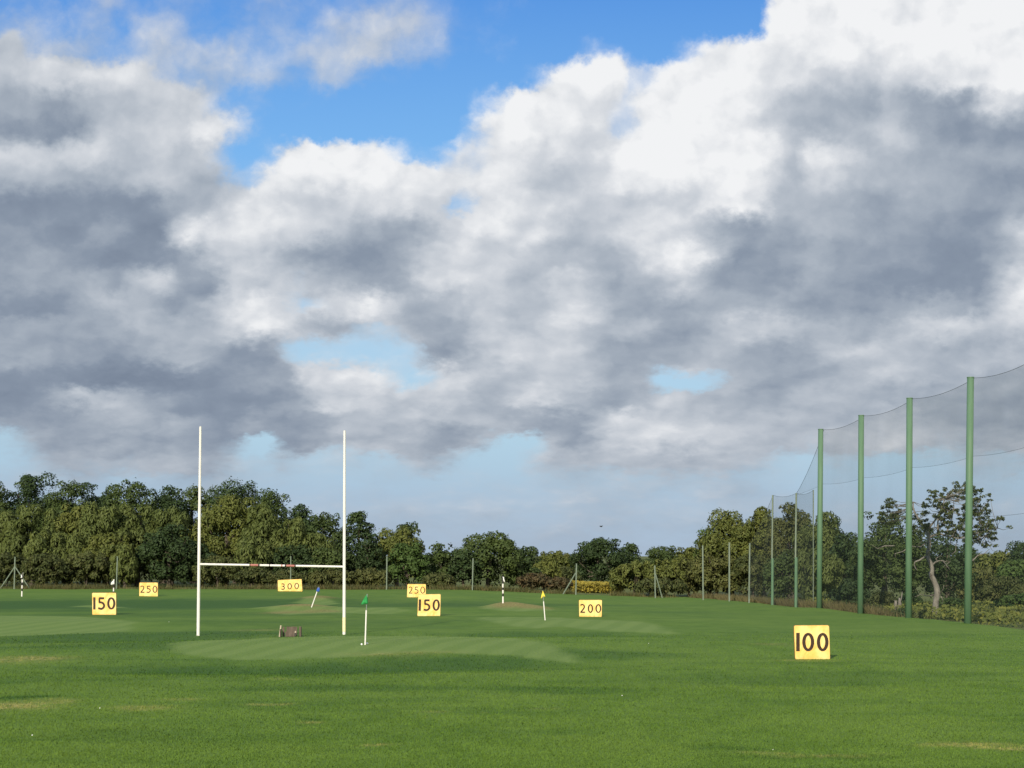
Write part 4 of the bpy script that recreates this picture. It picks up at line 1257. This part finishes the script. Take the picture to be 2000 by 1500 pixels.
def board(corners, digits, rows, label, thick, tw, dbase=None, shear=0.0, rise=0.0):
    """corners: bottom-left, bottom-right, top-right, top-left photo px; digits [(char, x0, x1)], rows (top, bottom)"""
    bl, br, tr, tl = corners
    bx, by = (bl[0] + br[0]) / 2, (bl[1] + br[1]) / 2
    g = on_ground(bx, by - .5)
    if dbase:
        g = at(bx, by, dbase); g.z = min(g.z, float(ground_z(g.x, g.y)) + .02)
    d = g.y
    s = d / F

    def L(x, y):
        return ((x - bx) * s, (by - y) * s)
    root = thing('distance_board', label, 'sign', (g.x, d, EYE - (by - HOR) * s), 'yellow distance boards on the field')
    out = rounded([L(*bl), L(*br), L(*tr), L(*tl)], .07)
    m = MB(); m.slab(out, 0.0, thick)
    panel = m.build('panel', M['board'], root)
    grow_ = [(p[0] + .014 * (1 if p[0] > 0 else -1), p[1] + (.014 if p[1] > .3 else -.004)) for p in out]
    m = MB(); m.slab(grow_, .012, thick - .008)
    m.build('halo_rim', M['halo_rim'], root)  # added ochre rim, imitates a sharpening halo round the panel
    H = (by - tl[1]) * s
    for sx in (-.32, .32):
        m = MB()
        w = (br[0] - bl[0]) * s
        m.tube([(sx * w, thick + .01, H * .82), (sx * w, thick + H * .42, -.08)], .028, 6)
        m.tube([(sx * w, thick + .026, H * .9), (sx * w, thick + .026, -.08)], .024, 6)
        m.build('support_leg', M['frame_wood'], root)
    y1, y0 = rows
    hh = (y0 - y1) * s
    for i, (ch, x0, x1) in enumerate(digits):
        w = (x1 - x0) / (y0 - y1)
        qs = digit(ch, w if ch != '1' else .2, tw if ch != '1' else .2 / 1.12 * (x1 - x0) / (y0 - y1) / .2)
        if ch == '1':
            qs = stroke([(w / 2, 0), (w / 2, 1)], w)
        m = MB()
        ox, oz = L(x0, y0)
        oz += rise * s * ((x0 + x1) / 2 - bx)
        for k_, q in enumerate(qs):
            V = [(ox + (p.x + shear * p.y) * hh, -.006 - .0002 * (k_ % 2), oz + p.y * hh) for p in q] + [(ox + (p.x + shear * p.y) * hh, .004, oz + p.y * hh) for p in q]
            m.add(V, [(0, 1, 2, 3), (4, 7, 6, 5), (0, 4, 5, 1), (1, 5, 6, 2), (2, 6, 7, 3), (3, 7, 4, 0)])
        m.build('numeral', M['numeral'], panel)


board([(1553.5, 1288), (1621, 1288), (1619, 1221.5), (1551, 1222)], [('1', 1555, 1562), ('0', 1567, 1590), ('0', 1595.5, 1618)], (1236, 1272),
      'square yellow board reading 100 in dark numerals, alone at right front', .09, .17)
board([(180.5, 1201), (226.5, 1201), (226.5, 1158), (180, 1158)], [('1', 182, 186.6), ('5', 191, 205), ('0', 209.5, 225.3)], (1166.5, 1190.5),
      'square yellow board reading 150, left of the rugby posts', .08, .17)
board([(272, 1165), (308, 1165), (308, 1138), (272.5, 1138)], [('2', 273.5, 282.5), ('5', 286, 294.5), ('0', 298, 307.3)], (1144, 1157.8),
      'small yellow board reading 250, left of the rugby posts and farther than the 150', .08, .14)
board([(543, 1155.5), (590.5, 1155), (588.8, 1131), (542.5, 1133.2)], [('3', 549, 557), ('0', 561.5, 570), ('0', 575, 583.8)], (1139, 1151),
      'wide tilted yellow board reading 300, seen between the rugby uprights', .08, .15, rise=.045)
board([(795, 1167), (831.5, 1167), (831.5, 1141), (796, 1141)], [('2', 798, 806), ('5', 809, 817.5), ('0', 821, 830.3)], (1145.8, 1159.3),
      'small yellow board reading 250, partly hidden behind a 150 board right of the rugby posts', .08, .12)
board([(815.5, 1203.5), (859.5, 1203.5), (860.5, 1160.5), (817, 1161.3)], [('1', 817.3, 822), ('5', 826.5, 840), ('0', 844.5, 858.7)], (1170.5, 1193),
      'square yellow board reading 150, in front of a 250 board right of the rugby posts', .08, .17, shear=.03)
board([(1131.5, 1205), (1175, 1205), (1175.5, 1172), (1131, 1172)], [('2', 1132.5, 1143.2), ('0', 1148, 1158.3), ('0', 1163, 1174.3)], (1180, 1197),
      'yellow board reading 200, in front of the yellow flowers', .08, .15)

# ------------------------------------------------------------------ flags
def cloth(pts_px, d, base, mat, root, name='flag'):
    """small hanging flag: outline in photo px, given folds in depth"""
    P_ = [at(x, y, d) - base for x, y in pts_px]
    c = sum(P_, Vector()) / len(P_)
    n = 6
    V = []; Fs = []
    ring = []
    for i in range(len(P_)):
        a, b = P_[i], P_[(i + 1) % len(P_)]
        for k in range(n):
            ring.append(a.lerp(b, k / n))
    V = [c + Vector((0, -.05, 0))]
    for r in (.5, 1.0):
        for p in ring:
            q = c.lerp(p, r)
            q.y += .035 * math.sin(q.x * 30 + q.z * 9) - .02
            V.append(q)
    m = len(ring)
    for i in range(m):
        j = (i + 1) % m
        Fs.append((0, 1 + i, 1 + j))
        Fs.append((1 + i, 1 + m + i, 1 + m + j, 1 + j))
    o = mesh_obj(name, V, Fs, mat, root, smooth=True)
    sol = o.modifiers.new('cloth thickness', 'SOLIDIFY'); sol.thickness = .012
    return o


def flagstick(base_px, white_top, top_px, flag_pts, mat, label, r=.022, dist=None):
    g = on_ground(*base_px) if dist is None else at(base_px[0], base_px[1], dist)
    g.z = float(ground_z(g.x, g.y))
    d = g.y
    root = thing('flagstick', label, 'golf flag', g, 'coloured golf flags on the greens')
    m = MB(); m.tube([Vector((0, 0, -.1)), at(*white_top, d) - g], r, 10)
    m.build('pole', M['white'], root)
    m = MB(); m.tube([at(*white_top, d) - g, at(*top_px, d) - g], r * .55, 8)
    m.build('pole_tip', M['grey_metal'], root)
    cloth(flag_pts, d, g, mat, root)
    # the cup's rim in the turf
    return root


flagstick((713, 1259.5), (715.4, 1192), (717.2, 1160), [(717, 1160), (718.8, 1178.5), (715, 1179.5), (705, 1181), (709, 1172)], M['flag_green'],
          'white golf flagstick with a drooping green flag, right of the rugby posts', .030)
flagstick((1065, 1211.5), (1061.6, 1174.5), (1060, 1153), [(1060, 1153.5), (1062.5, 1159), (1065.2, 1165), (1061, 1166), (1056.3, 1169), (1058, 1161)], M['flag_yellow'],
          'slightly tilted white golf flagstick with a yellow flag, left of the 200 board', .030)
flagstick((607.5, 1186), (619.3, 1155.5), (623, 1146), [(621, 1147), (624.5, 1148.5), (623.5, 1156), (617.6, 1155)], M['flag_blue'],
          'strongly leaning white golf flagstick with a small blue flag, beyond the rugby posts', .034)


def striped_pole(base_px, rows, flag_pts, label, r=.045, x_top=None):
    g = on_ground(*base_px)
    d = g.y
    root = thing('striped_pole', label, 'marker pole', g, 'black and white striped marker poles')
    bx = base_px[0]
    for i in range(len(rows) - 1):
        a = at(bx + (x_top - bx) * (base_px[1] - rows[i]) / (base_px[1] - rows[-1]), rows[i], d) - g
        b = at(bx + (x_top - bx) * (base_px[1] - rows[i + 1]) / (base_px[1] - rows[-1]), rows[i + 1], d) - g
        if i == 0:
            a = a + Vector((0, 0, -.15))
        m = MB(); m.tube([a, b], r, 10)
        m.build('white_band' if i % 2 == 0 else 'black_band', M['white'] if i % 2 == 0 else M['dark'], root)
    cloth(flag_pts, d, g, M['flag_white'], root)


striped_pole((982.4, 1178), [1178, 1165, 1159, 1152.3, 1147.3, 1140, 1126], [(981, 1126), (984, 1127), (986.2, 1136.5), (983, 1137.5), (981, 1133)],
             'black and white striped pole with a white flag on a brown mound', .055, 982.2)
striped_pole((42.5, 1165), [1165, 1154.5, 1149.2, 1143, 1137.5, 1131.5, 1118.5], [(45.3, 1118.5), (45.3, 1126), (43, 1129), (40.3, 1129), (42, 1123)],
             'striped pole with a white flag beside the double braced fence post at far left', .062, 44)
striped_pole((221.5, 1164), [1164, 1160, 1155, 1148, 1141, 1131.5], [(223.5, 1132), (222.5, 1139), (219, 1142.5), (216.2, 1141.5), (218.5, 1136)],
             'black and white striped pole with a blown white flag behind the left 150 board', .060, 222.5)

# ------------------------------------------------------------------ poles of the far fence
def fence_post(base_px, top_px, label, r=.06, braces=(), dist=None, group='grey posts of the far fence'):
    g = on_ground(*base_px) if dist is None else at(base_px[0], base_px[1], dist)
    g.z = float(ground_z(g.x, g.y))
    d = g.y
    root = thing('fence_post', label, 'fence post', g, group)
    t = at(*top_px, d) - g
    m = MB(); m.tube([(0, 0, -.3), t], r, 10)
    m.tube([t - Vector((0, 0, .02)), t + Vector((0, 0, .03))], r * 1.15, 10)
    m.build('post', M['post_grey'], root)
    for (ax, ay), (bx, by) in braces:
        m = MB()
        a = at(ax, ay, d) - g; b = at(bx, by, d + .5) - g
        b.z = float(ground_z(g.x + b.x, g.y + b.y)) - g.z - .1
        m.tube([a, b], r * .9, 8)
        m.build('brace', M['post_grey'], root)


FD = 187.0
fence_post((27.5, 1150), (29.5, 1088), 'grey fence post with a slanting brace on each side, at far left', .075, [((29, 1107), (-1, 1149)), ((29.5, 1107), (59, 1149))], FD)
fence_post((227, 1152), (229.5, 1087), 'plain grey fence post right of the left 150 board', .075, (), FD)
fence_post((567.5, 1150), (568, 1087), 'plain grey fence post rising behind the 300 board', .065, (), FD)
fence_post((755, 1152), (755.8, 1087), 'plain grey fence post between the green flag and the right 250 board', .075, (), FD)
fence_post((922.5, 1152), (924, 1091), 'plain grey fence post against the big round oak', .075, (), FD)
fence_post((1124.5, 1162), (1126, 1101), 'grey fence post with one brace to its left, beside the yellow flowers', .080, [((1124.5, 1119), (1099, 1156))], FD)
fence_post((1280, 1166), (1279, 1105), 'grey fence post with one brace to its right, in front of olive bushes', .080, [((1280, 1120), (1294, 1165))], 186.5)
fence_post((1373.5, 1168), (1372.5, 1066), 'tallish bare post, leftmost of the three before the right hand willows', .085, (), 176, 'bare posts before the right hand willows')
fence_post((1424.5, 1169), (1424.5, 1060), 'tallish bare post, middle of the three before the right hand willows', .085, (), 166, 'bare posts before the right hand willows')
fence_post((1463, 1171), (1464.5, 1061), 'tallish bare post, rightmost of the three before the right hand willows', .080, (), 156, 'bare posts before the right hand willows')

# ------------------------------------------------------------------ tall poles and nets
TALL = [((2019, 1232), (2026, 692), 82.0, 'tall green net pole just beyond the right edge of the picture'),
        ((1890, 1215), (1895.5, 738), 93.0, 'nearest and thickest tall green net pole in view, by the half bare oak'),
        ((1774.5, 1206), (1776.5, 778.5), 103.6, 'tall green net pole, second nearest, left of the half bare oak trunk'),
        ((1680.5, 1199), (1682, 812), 114.6, 'tall green net pole, third nearest, with a dark oak right behind it'),
        ((1600, 1192), (1603, 839), 125.3, 'farthest of the tall green net poles, where the high net ends')]
TP = []
for (b_, t_, d, lab) in TALL:
    g = at(b_[0], b_[1], d); g.z = float(ground_z(g.x, d)) - .05
    root = thing('net_pole', lab, 'pole', g, 'tall green poles holding the high net')
    t = at(t_[0], t_[1], d) - g
    r = 13.0 * .5 * 103.6 / F * .96
    m = MB(); m.tube([Vector((0, 0, -.4)), t * .5, t], [r * 1.04, r, r * .97], 20)
    p = m.build('shaft', M['pole_green'], root, smooth=False)
    p.data.polygons.foreach_set('use_smooth', np.array([len(q.vertices) == 4 for q in p.data.polygons]))
    m = MB(); m.tube([t, t + Vector((0, 0, .05))], [r * 1.06, r * 1.02], 20)
    m.build('cap', M['pole_green'], root)
    TP.append((g, g + t, r))
STEP = [((1554.5, 1183), (1556, 963), 1086, 136.0, 'stepped green pole with a thinner upper half, right of the pair'),
        ((1508.5, 1173), (1510, 967), 1085, 147.0, 'stepped green pole with a thinner upper half, left of the pair')]
SP = []
for (b_, t_, ym, d, lab) in STEP:
    g = at(b_[0], b_[1], d); g.z = float(ground_z(g.x, d)) - .05
    root = thing('stepped_pole', lab, 'pole', g, 'stepped poles holding the lower net')
    t = at(t_[0], t_[1], d) - g
    k = (b_[1] - ym) / (b_[1] - t_[1])
    m = MB(); m.tube([Vector((0, 0, -.4)), t * k], .125, 14); m.build('shaft', M['pole_green'], root)
    m = MB(); m.tube([t * k * .96 - Vector((.06, 0, 0)), t - Vector((.03, 0, 0))], .072, 12); m.build('extension', M['post_grey'], root)
    SP.append((g, g + t))
# a thin pole behind, where the lower net turns away
g = at(1588.5, 1150, 141.0); g.z = float(ground_z(g.x, 141.0)) - .05
BT = at(1588.5, 957, 141.0)
root = thing('back_pole', 'thin grey pole just left of the farthest tall pole, at the lower net corner', 'pole', g)
m = MB(); m.tube([Vector((0, 0, -.3)), BT - g], .05, 10); m.build('shaft', M['post_grey'], root)


def sag_line(a, b, s, n=16):
    return [a.lerp(b, i / n) - Vector((0, 0, s * 4 * (i / n) * (1 - i / n))) for i in range(n + 1)]


def panel(m, top, bot):
    n = len(top)
    k = 6
    V = []
    for i in range(n):
        for j in range(k + 1):
            V.append(top[i].lerp(bot[i], j / k))
    Fs = []
    for i in range(n - 1):
        for j in range(k):
            Fs.append((i * (k + 1) + j, (i + 1) * (k + 1) + j, (i + 1) * (k + 1) + j + 1, i * (k + 1) + j + 1))
    m.add(V, Fs)


def tall_net():
    o = TP[2][0].copy()
    root = thing('high_net', 'high dark ball stop net hung between the tall green poles', 'net', o)
    off = Vector((.24, 0, 0))
    tops = [t + off for g, t, r in TP]; bots = [g + off for g, t, r in TP]
    up, lo, rp, seam, low = MB(), MB(), MB(), MB(), MB()

    def seam_pt(i, h):
        g, t = bots[i], tops[i]
        return g.lerp(t, h / (t.z - g.z))
    for i in range(len(TP) - 1):
        a, b = tops[i], tops[i + 1]
        s9a, s9b = seam_pt(i, 9.45), seam_pt(i + 1, 9.45)
        L0 = [p - o for p in sag_line(a, b, .28)]
        L1 = [p - o for p in sag_line(s9a, s9b, .14)]
        L2 = [p - o for p in sag_line(bots[i] + Vector((0, 0, .05)), bots[i + 1] + Vector((0, 0, .05)), 0)]
        panel(up, L0, L1); panel(lo, L1, L2)
        rp.tube(L0, .012, 6); seam.tube(L1, .007, 6)
        if i == 0:
            low.tube([p - o for p in sag_line(seam_pt(0, 6.05), seam_pt(1, 6.05), .08)], .007, 6)
    # steep end: from the last tall pole down to the stepped pole
    a, b = tops[-1], SP[0][1]
    s9 = seam_pt(len(TP) - 1, 9.45)
    L0 = [p - o for p in sag_line(a, b, .35)]
    L1 = [p - o for p in sag_line(s9, b - Vector((0, 0, .15)), .05)]
    L2 = [p - o for p in sag_line(bots[-1] + Vector((0, 0, .05)), SP[0][0] + Vector((0, 0, .05)), 0)]
    panel(up, L0, L1); panel(lo, L1, L2)
    rp.tube(L0, .012, 6); seam.tube(L1, .007, 6)
    up.build('netting', M['net_dense'], root); lo.build('netting', M['net_open'], root)
    rp.build('top_rope', M['cord'], root); seam.build('seam_rope', M['cord'], root); low.build('seam_rope', M['cord'], root)


def low_net():
    o = SP[0][0].copy()
    root = thing('lower_net', 'lower ball stop net hung from the two stepped poles, sloping down behind them', 'net', o)
    nt, rp = MB(), MB()
    end_t = at(1464.5, 1061, 156.0); end_b = at(1463, 1171, 156.0)
    line = [(BT, g), SP[0][::-1], SP[1][::-1], (end_t, end_b)]
    for (a, ab), (b, bb) in zip(line[:-1], line[1:]):
        L0 = [p - o for p in sag_line(a, b, .22)]
        L2 = [p - o for p in sag_line(ab + Vector((0, 0, .1)), bb + Vector((0, 0, .1)), 0)]
        panel(nt, L0, L2); rp.tube(L0, .011, 6)
    nt.build('netting', M['net_dense'], root); rp.build('top_rope', M['cord'], root)


tall_net()
low_net()

# ------------------------------------------------------------------ small things
def crate():
    g = on_ground(567, 1243.5)
    s = g.y / F
    root = thing('wooden_crate', 'low open weathered wooden crate with two pale corner posts, between the rugby uprights', 'crate', g)

    def X(px): return (px - 567) * s
    def Z(py): return (1243.5 - py) * s
    m = MB(); m.tube([(X(545.5), 0, -.1), (X(548.8), 0, Z(1221.5))], [.045, .035], 6); a = m.build('corner_post', M['pale_wood'], root)
    m = MB(); m.tube([(X(576.6), -.1, -.1), (X(578), -.1, Z(1232.5))], [.040, .040], 6); m.build('corner_post', M['pale_wood'], root)
    m = MB()
    for i in (0, 2, 3, 4, 5, 6, 8):
        x0 = 551 + i * 4.1
        m.box((X(x0 + 2), .10, Z(1234) + (i % 3) * .006), (3.8 * s, .025, 19 * s), None)
    m.build('back_panel', M['old_wood'], root)
    m = MB()
    for i in range(4):
        m.box((X(588.4) + .004 * (i % 2), .02 - .10 * i, Z(1234)), (.025, .09, 20 * s))
    m.build('side_panel', M['old_wood'], root)
    m = MB()
    for i in range(4):
        m.box((X(549), .02 - .10 * i, Z(1236)), (.025, .09, 15 * s))
    m.build('side_panel', M['old_wood'], root)
    m = MB()
    for i in (2, 3, 4, 5, 6):
        m.box((X(553.5 + i * 3.6), -.28, Z(1238)), (3.3 * s, .02, 10 * s))
    m.build('front_panel', M['old_wood'], root)


crate()


def golf_ball(px, py, label, group=None, r=.034):
    g = on_ground(px, py)
    m = MB(); m.ball((0, 0, r * .9), r, 12, 8)
    o = m.build('golf_ball', M['ball'], None, True, g)
    tag(o, label, 'golf ball', group)


golf_ball(706.5, 1260.5, 'white golf ball at the foot of the green flag, left of the stick', None, .042)
golf_ball(717.3, 1258.8, 'white golf ball at the foot of the green flag, right of the stick', None, .042)
for i, (x, y) in enumerate([(1267, 1257), (1215, 1359.5), (63, 1437.5), (195, 1384), (1510, 1466), (330, 1215)]):
    golf_ball(x, y, 'stray white golf ball lying alone on the open grass', 'stray golf balls on the open grass', .0135)


def bird():
    p = at(1174, 1028.5, 140)
    root_v = MB()
    b = root_v
    b.tube([(-.16, 0, 0), (-.08, 0, .01), (.02, 0, .015), (.11, 0, .0), (.15, 0, -.01)], [.012, .045, .055, .03, .008], 8)
    for s in (-1, 1):
        b.add([(-.05, 0, .02), (.07, 0, .02), (.10, s * .16, .09), (.0, s * .30, .07), (-.04, s * .15, .08)], [(0, 1, 2, 4), (4, 2, 3)])
    b.add([(-.15, -.02, 0), (-.15, .02, 0), (-.25, .045, .0), (-.25, -.045, .0)], [(0, 1, 2, 3)])
    o = b.build('bird', M['bird'], None, False, p)
    o.rotation_euler = (0, .1, .7)
    tag(o, 'tiny dark bird flying above the lowest dip of the tree line', 'bird')


bird()
